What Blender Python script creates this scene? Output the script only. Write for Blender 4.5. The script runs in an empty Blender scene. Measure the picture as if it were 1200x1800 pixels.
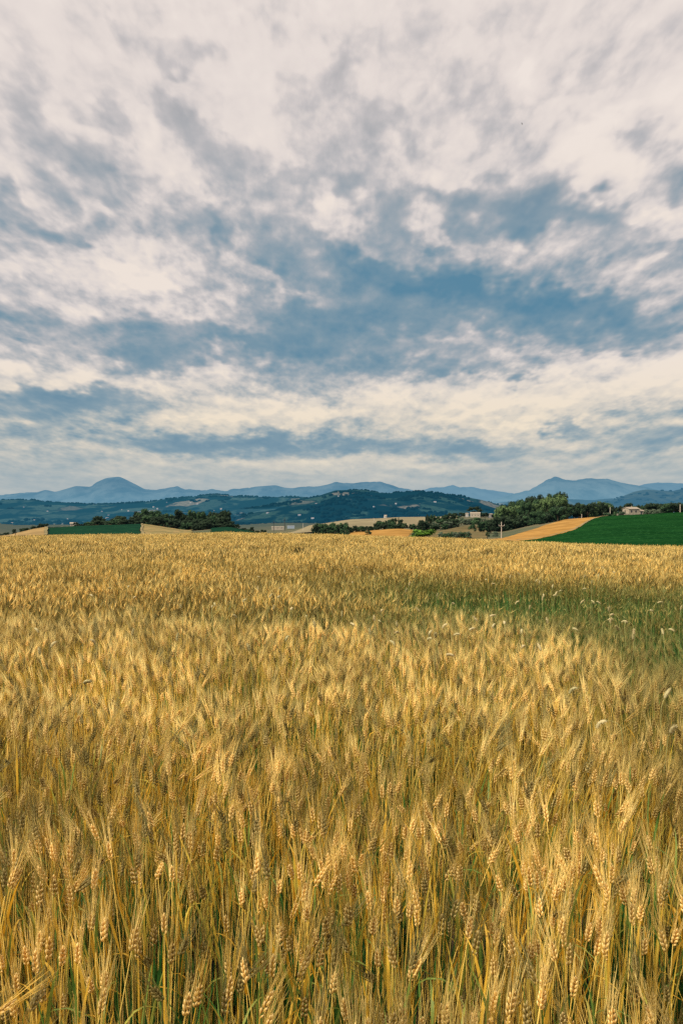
import bpy, math, random
import numpy as np

SC = bpy.context.scene
COL = SC.collection
PI = math.pi
random.seed(7)
RNG = np.random.default_rng(11)
F = 1350.0            # focal length in photo pixels (photo 1200 x 1800)
CAM_Z = 1.62

# ------------------------------------------------------------------ helpers
def tag(o, label=None, cat=None, group=None, kind=None):
    if label: o['label'] = label
    if cat: o['category'] = cat
    if group: o['group'] = group
    if kind: o['kind'] = kind
    return o

def empty(name, loc, rz=0.0, sc=(1, 1, 1)):
    o = bpy.data.objects.new(name, None)
    COL.objects.link(o)
    o.location = loc
    o.rotation_euler = (0, 0, rz)
    o.scale = sc
    o.empty_display_size = 0.1
    return o

class Geo:
    """collects triangles / quads as numpy arrays; attributes tint and along per vertex"""
    def __init__(self):
        self.v, self.t, self.m, self.a, self.b, self.n = [], [], [], [], [], 0
    def add(self, v, t, mat=0, along=0.5, tint=0.5):
        v = np.asarray(v, float).reshape(-1, 3)
        t = np.asarray(t, int).reshape(-1, 3)
        k = len(v)
        self.v.append(v); self.t.append(t + self.n)
        self.m.append(np.full(len(t), mat) if np.isscalar(mat) else np.asarray(mat))
        self.a.append(np.full(k, along, float) if np.isscalar(along) else np.asarray(along, float))
        self.b.append(np.full(k, tint, float) if np.isscalar(tint) else np.asarray(tint, float))
        self.n += k
        return self
    def arrays(self):
        return (np.concatenate(self.v), np.concatenate(self.t), np.concatenate(self.m),
                np.concatenate(self.a), np.concatenate(self.b))
    def mesh(self, name, mats, smooth=True):
        return mesh_from(name, *self.arrays(), mats=mats, smooth=smooth)
    def obj(self, name, mats, parent=None, smooth=True):
        o = bpy.data.objects.new(name, self.mesh(name, mats, smooth))
        COL.objects.link(o)
        if parent: o.parent = parent
        return o

def mesh_from(name, v, t, m, a, b, mats, smooth=True):
    me = bpy.data.meshes.new(name)
    nv, nt = len(v), len(t)
    me.vertices.add(nv); me.loops.add(nt * 3); me.polygons.add(nt)
    me.vertices.foreach_set('co', np.ascontiguousarray(v, np.float32).ravel())
    me.loops.foreach_set('vertex_index', np.ascontiguousarray(t, np.int32).ravel())
    me.polygons.foreach_set('loop_start', np.arange(0, nt * 3, 3, dtype=np.int32))
    me.polygons.foreach_set('loop_total', np.full(nt, 3, np.int32))
    me.polygons.foreach_set('material_index', np.ascontiguousarray(m, np.int32))
    me.polygons.foreach_set('use_smooth', np.full(nt, smooth, bool))
    for nm, arr in (('along', a), ('tint', b)):
        at = me.attributes.new(nm, 'FLOAT', 'POINT')
        at.data.foreach_set('value', np.ascontiguousarray(arr, np.float32))
    for mt in (mats if isinstance(mats, (list, tuple)) else [mats]):
        me.materials.append(mt)
    me.update(calc_edges=True)
    me.validate()
    return me

def grid_tris(nr, nc):
    i = np.arange(nr - 1)[:, None] * nc + np.arange(nc - 1)[None, :]
    i = i.ravel()
    return np.concatenate([np.stack([i, i + 1, i + nc + 1], 1), np.stack([i, i + nc + 1, i + nc], 1)])

def frame_of(d):
    d = d / np.linalg.norm(d)
    r = np.array([1.0, 0, 0]) if abs(d[0]) < 0.8 else np.array([0, 1.0, 0])
    u = np.cross(d, r); u /= np.linalg.norm(u)
    return d, u, np.cross(d, u)

def tube(pts, rad, sides, phase=0.0):
    pts = np.asarray(pts, float); rad = np.asarray(rad, float); n = len(pts)
    tan = np.gradient(pts, axis=0)
    _, u, w = frame_of(tan.mean(0))
    an = phase + np.arange(sides) * 2 * PI / sides
    ring = np.cos(an)[:, None] * u + np.sin(an)[:, None] * w
    v = (pts[:, None, :] + ring[None] * rad[:, None, None]).reshape(-1, 3)
    t = []
    for k in range(n - 1):
        for s in range(sides):
            a, b = k * sides + s, k * sides + (s + 1) % sides
            t += [(a, b, b + sides), (a, b + sides, a + sides)]
    along = np.repeat(np.linspace(0, 1, n), sides)
    return v, np.array(t), along

def box(cx, cy, cz, sx, sy, sz):
    x, y, z = sx / 2, sy / 2, sz / 2
    v = np.array([[i * x + cx, j * y + cy, k * z + cz] for k in (-1, 1) for j in (-1, 1) for i in (-1, 1)])
    q = [(0, 2, 3, 1), (4, 5, 7, 6), (0, 1, 5, 4), (2, 6, 7, 3), (0, 4, 6, 2), (1, 3, 7, 5)]
    t = [(a, b, c) for a, b, c, d in q] + [(a, c, d) for a, b, c, d in q]
    return v, np.array(t)

# ------------------------------------------------------------------ node helpers
class NT:
    def __init__(self, tree):
        self.t = tree; self.n = tree.nodes; self.l = tree.links
    def new(self, typ, **kw):
        nd = self.n.new(typ)
        for k, v in kw.items(): setattr(nd, k, v)
        return nd
    def put(self, sock, v):
        if isinstance(v, bpy.types.NodeSocket): self.l.new(v, sock)
        elif v is not None: sock.default_value = v
    def math(self, op, a, b=None, c=None, clamp=False):
        nd = self.new('ShaderNodeMath', operation=op, use_clamp=clamp)
        for i, x in enumerate((a, b, c)): self.put(nd.inputs[i], x)
        return nd.outputs[0]
    def vmath(self, op, a, b=None, scale=None):
        nd = self.new('ShaderNodeVectorMath', operation=op)
        self.put(nd.inputs[0], a)
        if b is not None: self.put(nd.inputs[1], b)
        if scale is not None: self.put(nd.inputs['Scale'], scale)
        return nd.outputs['Value'] if op in ('DOT_PRODUCT', 'LENGTH', 'DISTANCE') else nd.outputs[0]
    def mix(self, fac, a, b):
        nd = self.new('ShaderNodeMix', data_type='RGBA')
        self.put(nd.inputs[0], fac)
        for i, x in ((6, a), (7, b)):
            self.put(nd.inputs[i], x if isinstance(x, bpy.types.NodeSocket) else (*x, 1.0))
        return nd.outputs[2]
    def mixf(self, fac, a, b):
        nd = self.new('ShaderNodeMix', data_type='FLOAT')
        self.put(nd.inputs[0], fac); self.put(nd.inputs[2], a); self.put(nd.inputs[3], b)
        return nd.outputs[0]
    def ramp(self, fac, stops, interp='LINEAR'):
        nd = self.new('ShaderNodeValToRGB')
        cr = nd.color_ramp; cr.interpolation = interp
        while len(cr.elements) < len(stops): cr.elements.new(0.5)
        for e, (p, c) in zip(cr.elements, stops):
            e.position = p; e.color = (*c, 1.0) if len(c) == 3 else c
        self.put(nd.inputs[0], fac)
        return nd.outputs[0]
    def smooth(self, x, lo, hi, a=0.0, b=1.0):
        nd = self.new('ShaderNodeMapRange', interpolation_type='SMOOTHSTEP')
        for i, v in enumerate((x, lo, hi, a, b)): self.put(nd.inputs[i], v)
        return nd.outputs[0]
    def noise(self, vec, scale, detail=4.0, rough=0.55, lac=2.0, dist=0.0, color=False, dim='3D'):
        nd = self.new('ShaderNodeTexNoise', noise_dimensions=dim)
        self.put(nd.inputs['Vector'], vec)
        nd.inputs['Scale'].default_value = scale
        nd.inputs['Detail'].default_value = detail
        nd.inputs['Roughness'].default_value = rough
        nd.inputs['Lacunarity'].default_value = lac
        nd.inputs['Distortion'].default_value = dist
        return nd.outputs['Color' if color else 'Fac']
    def attr(self, name):
        nd = self.new('ShaderNodeAttribute', attribute_name=name)
        return nd.outputs['Fac']
    def pos(self):
        return self.new('ShaderNodeNewGeometry').outputs['Position']
    def mapping(self, vec, loc=(0, 0, 0), rot=(0, 0, 0), sc=(1, 1, 1), typ='POINT'):
        nd = self.new('ShaderNodeMapping', vector_type=typ)
        self.put(nd.inputs[0], vec)
        nd.inputs[1].default_value = loc; nd.inputs[2].default_value = rot; nd.inputs[3].default_value = sc
        return nd.outputs[0]
    def blob(self, vec, cx, cy, rx, ry, deg=0.0):
        m = self.mapping(vec, (cx, cy, 0), (0, 0, math.radians(deg)), (rx, ry, 1), 'TEXTURE')
        g = self.new('ShaderNodeTexGradient', gradient_type='SPHERICAL')
        self.put(g.inputs[0], m)
        return self.smooth(g.outputs['Fac'], 0.0, 1.0)
    def rnd(self):
        return self.new('ShaderNodeObjectInfo').outputs['Random']

def new_mat(name):
    m = bpy.data.materials.new(name); m.use_nodes = True
    m.node_tree.nodes.clear()
    return m, NT(m.node_tree)

def finish(nt, color, rough=0.8, transl=0.0, haze=0.0, haze_col=(0.10, 0.24, 0.36), spec=0.2, normal=None):
    out = nt.new('ShaderNodeOutputMaterial')
    b = nt.new('ShaderNodeBsdfPrincipled')
    nt.put(b.inputs['Base Color'], color if isinstance(color, bpy.types.NodeSocket) else (*color, 1))
    nt.put(b.inputs['Roughness'], rough)
    b.inputs['Specular IOR Level'].default_value = spec
    if normal is not None: nt.put(b.inputs['Normal'], normal)
    s = b.outputs[0]
    if transl > 0:
        tr = nt.new('ShaderNodeBsdfTranslucent')
        nt.put(tr.inputs[0], color if isinstance(color, bpy.types.NodeSocket) else (*color, 1))
        mx = nt.new('ShaderNodeMixShader'); mx.inputs[0].default_value = transl
        nt.l.new(s, mx.inputs[1]); nt.l.new(tr.outputs[0], mx.inputs[2]); s = mx.outputs[0]
    if not (isinstance(haze, float) and haze == 0.0):
        em = nt.new('ShaderNodeEmission')  # distance haze painted in: air colour mixed over the surface as emission
        nt.put(em.inputs[0], haze_col if isinstance(haze_col, bpy.types.NodeSocket) else (*haze_col, 1))
        mx = nt.new('ShaderNodeMixShader'); nt.put(mx.inputs[0], haze)
        nt.l.new(s, mx.inputs[1]); nt.l.new(em.outputs[0], mx.inputs[2]); s = mx.outputs[0]
    nt.l.new(s, out.inputs[0])

def plain(name, col, var=0.25, scale=3.0, rough=0.85, haze=0.0, spec=0.2):
    m, nt = new_mat(name)
    n = nt.noise(nt.pos(), scale, 4.0)
    c = nt.mix(n, tuple(x * (1 - var) for x in col), tuple(min(1, x * (1 + var)) for x in col))
    finish(nt, c, rough, haze=haze, spec=spec)
    return m

# ------------------------------------------------------------------ terrain height
EDGE_PX = np.array([-600, 0, 130, 300, 400, 500, 600, 700, 800, 900, 1000, 1100, 1200, 1800], float)
EDGE_Y = np.array([950, 945, 941, 940, 937, 939, 941, 945, 948, 953, 957, 960, 962, 970], float)
CANOPY = 0.78
def wheat_a(px):
    e = (np.interp(px, EDGE_PX, EDGE_Y) - 900) / F
    return (e / 2) ** 2 / (CAM_Z - CANOPY)

TY = np.array([100, 150, 250, 350, 450, 600, 800, 1000, 1500, 2500], float)
TAB = {
 -600: [953, 950, 938, 930, 936, 945, 950, 948, 940, 926],
    0: [953, 950, 947, 946, 948, 950, 950, 948, 940, 926],
   80: [952, 948, 937, 930, 933, 941, 946, 945, 938, 926],
  130: [952, 948, 937, 927, 927, 936, 944, 944, 938, 926],
  190: [952, 948, 937, 925, 926, 936, 943, 943, 938, 926],
  250: [951, 948, 936, 923, 925, 936, 942, 942, 938, 926],
  330: [950, 948, 941, 934, 933, 938, 941, 940, 936, 926],
  400: [949, 948, 941, 928, 931, 938, 941, 939, 934, 925],
  450: [949, 947, 944, 937, 938, 940, 938, 936, 931, 922],
  500: [949, 947, 945, 943, 941, 939, 935, 931, 927, 920],
  560: [949, 947, 945, 942, 938, 930, 922, 926, 930, 922],
  620: [950, 949, 946, 940, 932, 924, 914, 917, 928, 924],
  700: [952, 951, 945, 933, 929, 920, 911, 909.5, 920, 924],
  760: [954, 953, 947, 940, 933, 923, 912, 909, 918, 922],
  820: [957, 955, 948, 936, 927, 918, 908, 907, 916, 922],
  880: [961, 957, 948, 938, 930, 920, 911, 908, 916, 922],
  940: [964, 958, 943, 925, 920, 924, 930, 932, 932, 926],
 1000: [967, 957, 936, 917, 912, 919, 928, 932, 932, 926],
 1060: [970, 956, 928, 911.5, 908.5, 916, 926, 932, 932, 926],
 1120: [972, 956, 924, 909, 906, 913, 924, 930, 932, 926],
 1200: [974, 955, 920, 905, 902, 909, 920, 928, 932, 926],
 1800: [980, 950, 905, 888, 885, 892, 905, 916, 925, 922],
}
TPX = np.array(sorted(TAB), float)
TZ = np.array([[CAM_Z - (y - 900) / F * D for y, D in zip(TAB[int(p)], TY)] for p in TPX])
TZ = np.concatenate([TZ, np.full((len(TPX), 1), -48.0), np.full((len(TPX), 1), -60.0)], 1)
TY = np.concatenate([TY, [5000, 45000]])
LTY = np.log(TY)

def catmull(tabv, x, xs):
    """non-uniform monotone-ish cubic along axis 0 evaluated pointwise"""
    n = len(xs)
    i = np.clip(np.searchsorted(xs, x) - 1, 0, n - 2)
    t = np.clip((x - xs[i]) / (xs[i + 1] - xs[i]), 0, 1)
    return i, t * t * (3 - 2 * t) * 0.45 + t * 0.55

def vnoise(x, y, seed=0):
    xi, yi = np.floor(x).astype(int), np.floor(y).astype(int)
    fx, fy = x - xi, y - yi
    fx, fy = fx * fx * (3 - 2 * fx), fy * fy * (3 - 2 * fy)
    def h(a, b):
        k = (a * 374761393 + b * 668265263 + seed * 362437) & 0x7fffffff
        k = ((k ^ (k >> 13)) * 1274126177) & 0x7fffffff
        return ((k ^ (k >> 16)) & 0xffff) / 65535.0
    return (h(xi, yi) * (1 - fx) + h(xi + 1, yi) * fx) * (1 - fy) + (h(xi, yi + 1) * (1 - fx) + h(xi + 1, yi + 1) * fx) * fy

def fbm(x, y, seed=0, oct=4):
    s, a, tot = 0, 1.0, 0
    for k in range(oct):
        s = s + a * vnoise(x * 2 ** k + 17.3 * k, y * 2 ** k - 9.1 * k, seed + k); tot += a; a *= 0.5
    return s / tot - 0.5

def ground(x, y):
    x = np.asarray(x, float); y = np.asarray(y, float)
    yy = np.maximum(y, 1.0)
    px = np.clip(600 + F * x / np.maximum(yy, 6.0), -600, 1800)
    yc = np.minimum(yy, 65.0)
    zw = -wheat_a(px) * yc ** 2 + 0.05 * fbm(x * 0.35, y * 0.35, 3, 2)
    ly = np.log(np.clip(yy, TY[0], TY[-1]))
    i, t = catmull(None, px, TPX)
    j, s = catmull(None, ly, LTY)
    zt = (TZ[i, j] * (1 - t) + TZ[i + 1, j] * t) * (1 - s) + (TZ[i, j + 1] * (1 - t) + TZ[i + 1, j + 1] * t) * s
    k = np.clip((yy - 65) / 35.0, 0, 1); k = k * k * (3 - 2 * k)
    return zw * (1 - k) + zt * k

def at(px, Y, dz=0.0):
    x = (px - 600) / F * Y
    return (x, Y, float(ground(x, Y)) + dz)

# ------------------------------------------------------------------ camera, sun, world
cam = bpy.data.cameras.new('camera'); co = bpy.data.objects.new('camera', cam); COL.objects.link(co)
co.location = (0, 0, CAM_Z); co.rotation_euler = (PI / 2, 0, 0)
cam.sensor_fit = 'HORIZONTAL'; cam.sensor_width = 36.0; cam.lens = 36.0 * F / 1200
cam.clip_start = 0.05; cam.clip_end = 200000
SC.camera = co

SUN_EL, SUN_AZ = math.radians(42), math.radians(-124)     # azimuth measured from +Y towards +X
sd = np.array([math.sin(SUN_AZ) * math.cos(SUN_EL), math.cos(SUN_AZ) * math.cos(SUN_EL), math.sin(SUN_EL)])
sl = bpy.data.lights.new('sun', 'SUN'); sl.energy = 5.0; sl.angle = math.radians(9); sl.color = (1.0, 0.90, 0.74)
so = bpy.data.objects.new('sun', sl); COL.objects.link(so)
from mathutils import Vector
so.rotation_euler = Vector(sd).to_track_quat('Z', 'Y').to_euler()

def build_world():
    w = bpy.data.worlds.new('World'); SC.world = w; w.use_nodes = True
    nt = NT(w.node_tree); nt.n.clear()
    d = nt.new('ShaderNodeTexCoord').outputs['Generated']
    sx = nt.new('ShaderNodeSeparateXYZ'); nt.l.new(d, sx.inputs[0])
    X, Y, Z = sx.outputs
    az = nt.math('ARCTAN2', X, Y)
    hyp = nt.math('SQRT', nt.math('ADD', nt.math('MULTIPLY', X, X), nt.math('MULTIPLY', Y, Y)))
    el = nt.math('ARCTAN2', Z, hyp)
    # angular layout plane in units of about 100 photo pixels (1350 px = 1 rad at the horizon)
    cmb = nt.new('ShaderNodeCombineXYZ')
    nt.l.new(nt.math('MULTIPLY', az, 13.5), cmb.inputs[0])
    nt.l.new(nt.math('MULTIPLY', el, 13.5), cmb.inputs[1])
    P = cmb.outputs[0]
    # cloud deck in perspective: banks shrink and flatten towards the horizon
    Zp = nt.math('MAXIMUM', Z, 0.0)
    zz = nt.math('ADD', Zp, 0.42)
    cq = nt.new('ShaderNodeCombineXYZ')
    nt.l.new(nt.math('DIVIDE', X, zz), cq.inputs[0])
    nt.l.new(nt.math('MULTIPLY', nt.math('LOGARITHM', nt.math('ADD', Zp, 0.075), math.e), 0.72), cq.inputs[1])
    nt.l.new(nt.math('MULTIPLY', Y, 0.15), cq.inputs[2])
    Q = cq.outputs[0]
    # domain warp
    w1 = nt.vmath('SUBTRACT', nt.noise(Q, 4.2, 2.0, 0.55, color=True, dim='2D'), (0.5, 0.5, 0.5))
    Qw = nt.vmath('ADD', Q, nt.vmath('SCALE', w1, scale=0.045))
    w2 = nt.vmath('SUBTRACT', nt.noise(Q, 12.0, 3.0, 0.6, color=True, dim='2D'), (0.5, 0.5, 0.5))
    # warp of the layout shrinks towards the horizon (far cloud banks are thin)
    k = nt.smooth(el, 0.0, 0.35, 0.22, 1.0)
    wl = nt.vmath('ADD', nt.vmath('SCALE', w1, scale=0.9), nt.vmath('SCALE', w2, scale=1.3))
    wlx = nt.vmath('MULTIPLY', wl, (1.0, 1.0, 0.0))
    ck = nt.new('ShaderNodeCombineXYZ'); ck.inputs[0].default_value = 1.0; nt.l.new(k, ck.inputs[1])
    Pw = nt.vmath('ADD', P, nt.vmath('MULTIPLY', wlx, ck.outputs[0]))
    def xy(px, py):
        a = math.atan((px - 600) / F)
        e = math.atan((900 - py) / math.hypot(F, px - 600))
        return a * 13.5, e * 13.5
    # (x, y, rx, ry, tilt clockwise on the photo, amount)
    BL = [
     # upper puffs
     (40, 150, 90, 60, 60, .55), (85, 235, 100, 48, 50, .62), (140, 295, 70, 26, 35, .40), (195, 238, 44, 44, 20, .85), (215, 30, 120, 44, 8, .40),
     (322, 96, 52, 20, 0, .65), (330, 245, 110, 52, 48, .72), (395, 290, 110, 44, 30, .60), (495, 332, 100, 34, 26, .95), (270, 368, 150, 44, 14, .75),
     (345, 395, 60, 30, 10, .45), (160, 404, 56, 26, 8, .75), (382, 410, 34, 36, 0, .85), (20, 375, 80, 44, 25, .6), (100, 390, 70, 30, 10, .45), (35, 345, 50, 24, 30, .4),
     (600, 92, 50, 34, -35, .60), (590, 158, 52, 30, -30, .62), (515, 190, 36, 34, 45, .55), (665, 205, 60, 34, 10, .65), (735, 235, 60, 30, 25, .55),
     (860, 70, 210, 150, 0, .55), (890, 190, 120, 70, 0, .25), (420, 20, 300, 50, 0, .25), (1150, 60, 200, 70, 10, .25), (480, 45, 60, 26, 10, .30),
     # right-hand curls
     (1110, 215, 60, 44, 40, .70), (1145, 268, 50, 34, 50, .75), (1040, 235, 60, 30, 10, .40), (1190, 330, 40, 36, 0, .9), (1140, 330, 40, 24, 0, .5),
     # big central bank
     (590, 275, 90, 60, -20, .85), (555, 305, 80, 30, 0, .45), (650, 355, 90, 50, 40, .80), (700, 395, 80, 34, 0, .60), (735, 335, 90, 44, 10, .55), (800, 350, 70, 34, 16, .85), (640, 372, 34, 30, 0, .5),
     (940, 300, 60, 44, 10, .65), (900, 340, 110, 44, 10, .80), (985, 370, 110, 34, 10, .95), (1060, 365, 60, 30, 0, .35),
     (920, 425, 170, 50, 4, .62), (1150, 432, 130, 40, 6, .75), (1060, 400, 70, 26, 0, .35), (540, 432, 130, 36, 18, .85), (470, 385, 70, 30, 20, .5), (760, 430, 120, 26, 10, .35),
     (690, 470, 170, 40, 10, .80), (830, 508, 300, 46, 7, 1.6), (980, 535, 190, 36, 8, 1.15), (640, 560, 220, 60, 0, .35), (600, 530, 170, 56, 0, .72), (560, 590, 200, 56, -4, .85), (870, 575, 230, 34, 6, .70), (1060, 590, 220, 30, 6, .75),
     (760, 600, 180, 40, 4, .55), (470, 625, 190, 40, 2, .80), (690, 640, 160, 34, 4, .62), (850, 630, 170, 28, 6, .60), (960, 652, 100, 20, 4, .5),
     (290, 610, 200, 36, 2, .65), (140, 630, 170, 28, 0, .55), (265, 655, 70, 34, 0, .75), (230, 585, 160, 24, 4, .55), (60, 590, 120, 22, 0, .45), (350, 560, 150, 34, 6, .45), (40, 545, 120, 34, 4, .60),
     (390, 500, 140, 44, 10, .50), (250, 520, 120, 34, 0, .40), (30, 460, 90, 36, 0, .45), (340, 450, 110, 30, 10, .40), (1130, 520, 100, 24, 0, .25), (1190, 480, 60, 24, 0, .5), (350, 690, 70, 22, 0, .55),
     (560, 690, 90, 34, 0, .60), (490, 690, 60, 26, 0, .45), (1150, 555, 100, 26, 4, .45),
     # low bars
     (50, 718, 210, 36, -3, 1.25), (190, 705, 120, 16, -2, .5), (420, 782, 240, 22, 1, 1.15), (660, 780, 240, 20, 2, .85), (830, 795, 130, 18, 0, .70), (330, 788, 100, 16, 0, .5), (700, 752, 150, 12, 3, .4),
     (1140, 742, 160, 30, -3, .75), (1170, 770, 80, 24, 0, .75), (990, 758, 26, 16, 0, 1.0), (905, 662, 60, 16, 0, .6), (1040, 790, 120, 16, 0, .45), (40, 800, 140, 40, 0, .45), (150, 770, 200, 14, 0, .35),
     (600, 850, 1500, 60, 0, .30), (1080, 700, 120, 14, 3, .4), (150, 688, 140, 12, 0, .35),
     # bright gaps
     (150, 470, 220, 70, 0, -.12), (640, 722, 360, 34, 2, -.45), (1010, 690, 220, 60, 2, -.50), (160, 668, 260, 20, 2, -.45), (330, 720, 160, 30, 0, -.3),
     (860, 262, 170, 40, 10, -.40), (1120, 495, 110, 40, 0, -.30), (762, 385, 44, 34, 0, -.65), (505, 500, 60, 24, 10, -.55), (600, 480, 90, 22, 25, -.35), (620, 818, 300, 12, 1, -.40),
     (880, 605, 150, 16, 5, -.45), (440, 300, 60, 30, 35, -.3), (640, 160, 160, 100, 0, -.15), (1010, 195, 130, 16, 8, -.40), (1120, 178, 150, 14, -8, -.30), (1165, 225, 40, 40, 45, -.4), (930, 770, 80, 26, 0, -.25),
     (690, 490, 90, 16, 8, -.35), (250, 440, 120, 40, 10, -.3), (1060, 300, 120, 44, 10, -.35), (560, 345, 34, 30, 60, -.5), (1040, 640, 140, 26, 2, -.3), (430, 350, 60, 40, 30, -.2),
    ]
    # every entry is a soft ellipse max(0, 1 - q)^2 with q a quadratic form of the layout coordinates
    ps = nt.new('ShaderNodeSeparateXYZ'); nt.l.new(Pw, ps.inputs[0])
    px_, py_ = ps.outputs[0], ps.outputs[1]
    v1 = nt.new('ShaderNodeCombineXYZ'); v2 = nt.new('ShaderNodeCombineXYZ')
    nt.l.new(nt.math('MULTIPLY', px_, px_), v1.inputs[0]); nt.l.new(nt.math('MULTIPLY', px_, py_), v1.inputs[1]); nt.l.new(nt.math('MULTIPLY', py_, py_), v1.inputs[2])
    nt.l.new(px_, v2.inputs[0]); nt.l.new(py_, v2.inputs[1]); v2.inputs[2].default_value = 1.0
    tot = None
    for (x, y, rx, ry, deg, amt) in BL:
        cx, cy = xy(x, y); th = math.radians(-deg); c_, s_ = math.cos(th), math.sin(th)
        iu, iv = (100 / (rx * 1.45)) ** 2, (100 / (ry * 1.45)) ** 2
        A = c_ * c_ * iu + s_ * s_ * iv; B = 2 * c_ * s_ * (iu - iv); C = s_ * s_ * iu + c_ * c_ * iv
        D, E = -2 * A * cx - B * cy, -2 * C * cy - B * cx
        G = A * cx * cx + B * cx * cy + C * cy * cy
        q1 = nt.vmath('DOT_PRODUCT', v1.outputs[0], (-A, -B, -C))
        q2 = nt.vmath('DOT_PRODUCT', v2.outputs[0], (-D, -E, 1.0 - G))
        b = nt.math('ADD', q1, q2, clamp=True)
        tot = nt.math('MULTIPLY_ADD', nt.math('MULTIPLY', b, b), amt, tot if tot is not None else 0.0)
    def billow(q):
        a = nt.noise(q, 4.4, 5.0, 0.55, dim='2D')
        v = nt.new('ShaderNodeTexVoronoi', feature='F1', voronoi_dimensions='2D', normalize=True)
        nt.l.new(q, v.inputs['Vector'])
        v.inputs['Scale'].default_value = 9.0; v.inputs['Detail'].default_value = 3.0
        v.inputs['Roughness'].default_value = 0.58
        s_ = nt.math('MULTIPLY', nt.math('SUBTRACT', a, 0.5), 1.35)
        return nt.math('ADD', s_, nt.math('MULTIPLY', nt.math('SUBTRACT', 0.42, v.outputs['Distance']), 1.15))
    f0 = nt.noise(nt.vmath('ADD', Q, (3.1, 7.7, 1.3)), 24.0, 6.0, 0.66, dim='2D')
    f0 = nt.math('MULTIPLY', nt.math('SUBTRACT', f0, 0.5), 0.55)
    a0 = billow(Qw)
    a1 = billow(nt.vmath('ADD', Qw, (0.007, -0.028, 0.0)))   # a little lower in the sky: thicker below means a lit upper rim
    base = nt.smooth(el, 0.22, 0.5, 0.21, 0.13)
    # texture is strongest inside the cloud bodies, calm in the veil between and near the horizon
    body = nt.math('MULTIPLY_ADD', nt.math('MAXIMUM', tot, 0.0), 1.3, nt.smooth(el, 0.20, 0.46, 0.85, 0.45), clamp=True)
    amp = nt.math('MULTIPLY', body, nt.smooth(el, 0.01, 0.12, 0.38, 1.0))
    amp = nt.math('MULTIPLY', amp, nt.smooth(tot, 0.55, 1.3, 1.0, 0.5))      # thick cloud bases are smooth
    d0 = nt.math('MULTIPLY', nt.math('ADD', a0, f0), amp)
    dens = nt.math('ADD', nt.math('ADD', base, nt.math('MULTIPLY', tot, 0.64)), d0)
    rim = nt.math('MULTIPLY', nt.math('SUBTRACT', a0, a1), amp)
    t0 = nt.math('ADD', nt.smooth(dens, -0.36, 1.95), nt.math('MULTIPLY', rim, 0.50), clamp=True)
    # crumbly sunlit heads along the thinner edges
    vc = nt.new('ShaderNodeTexVoronoi', feature='F1', voronoi_dimensions='2D', normalize=True)
    nt.l.new(nt.vmath('ADD', Q, nt.vmath('SCALE', w2, scale=0.035)), vc.inputs['Vector'])
    vc.inputs['Scale'].default_value = 21.0; vc.inputs['Detail'].default_value = 3.0; vc.inputs['Roughness'].default_value = 0.6
    edge = nt.math('MULTIPLY', nt.smooth(t0, 0.08, 0.28), nt.smooth(t0, 0.42, 0.75, 1.0, 0.12))
    edge = nt.math('MULTIPLY', edge, nt.smooth(el, 0.03, 0.14, 0.35, 1.0))
    t = nt.math('ADD', t0, nt.math('MULTIPLY', nt.math('MULTIPLY', nt.math('SUBTRACT', vc.outputs['Distance'], 0.36), edge), 0.62), clamp=True)
    hi = nt.ramp(t, [(0.0, (.885, .795, .735)), (0.18, (.785, .705, .665)), (0.42, (.60, .56, .555)), (0.72, (.44, .43, .44)), (1.0, (.30, .33, .36))])
    mi = nt.ramp(t, [(0.06, (.88, .78, .70)), (0.2, (.72, .66, .635)), (0.36, (.55, .53, .535)), (0.56, (.37, .41, .45)), (0.76, (.21, .315, .39)), (1.0, (.10, .24, .35))])
    lo = nt.ramp(t, [(0.0, (.88, .76, .60)), (0.2, (.64, .60, .53)), (0.45, (.40, .45, .46)), (0.7, (.215, .325, .40)), (1.0, (.115, .24, .35))])
    c = nt.mix(nt.smooth(el, 0.30, 0.52), mi, hi)
    c = nt.mix(nt.smooth(el, 0.10, 0.22), lo, c)
    # pale haze above the horizon
    hz = nt.smooth(el, 0.0, 0.10, 0.75, 0.0)
    c = nt.mix(hz, c, (.325, .425, .485))
    # sky boosted overhead as added fill light; overcast skies do brighten towards the zenith
    up = nt.smooth(el, 0.60, 0.95, 1.0, 2.1)
    c = nt.vmath('SCALE', c, scale=up)
    c = nt.mix(nt.smooth(Z, -0.02, -0.002, 1.0, 0.0), c, (.12, .15, .14))
    sky = nt.new('ShaderNodeTexSky', sky_type='NISHITA'); sky.sun_disc = False
    sky.sun_elevation = SUN_EL; sky.sun_rotation = SUN_AZ
    b1 = nt.new('ShaderNodeBackground'); nt.l.new(sky.outputs[0], b1.inputs[0]); b1.inputs[1].default_value = 0.08
    b2 = nt.new('ShaderNodeBackground'); nt.l.new(c, b2.inputs[0]); b2.inputs[1].default_value = 1.0
    mx = nt.new('ShaderNodeMixShader'); mx.inputs[0].default_value = 0.96
    nt.l.new(b1.outputs[0], mx.inputs[1]); nt.l.new(b2.outputs[0], mx.inputs[2])
    out = nt.new('ShaderNodeOutputWorld'); nt.l.new(mx.outputs[0], out.inputs[0])
    w.cycles.sampling_method = 'MANUAL'; w.cycles.sample_map_resolution = 512
build_world()

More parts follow.
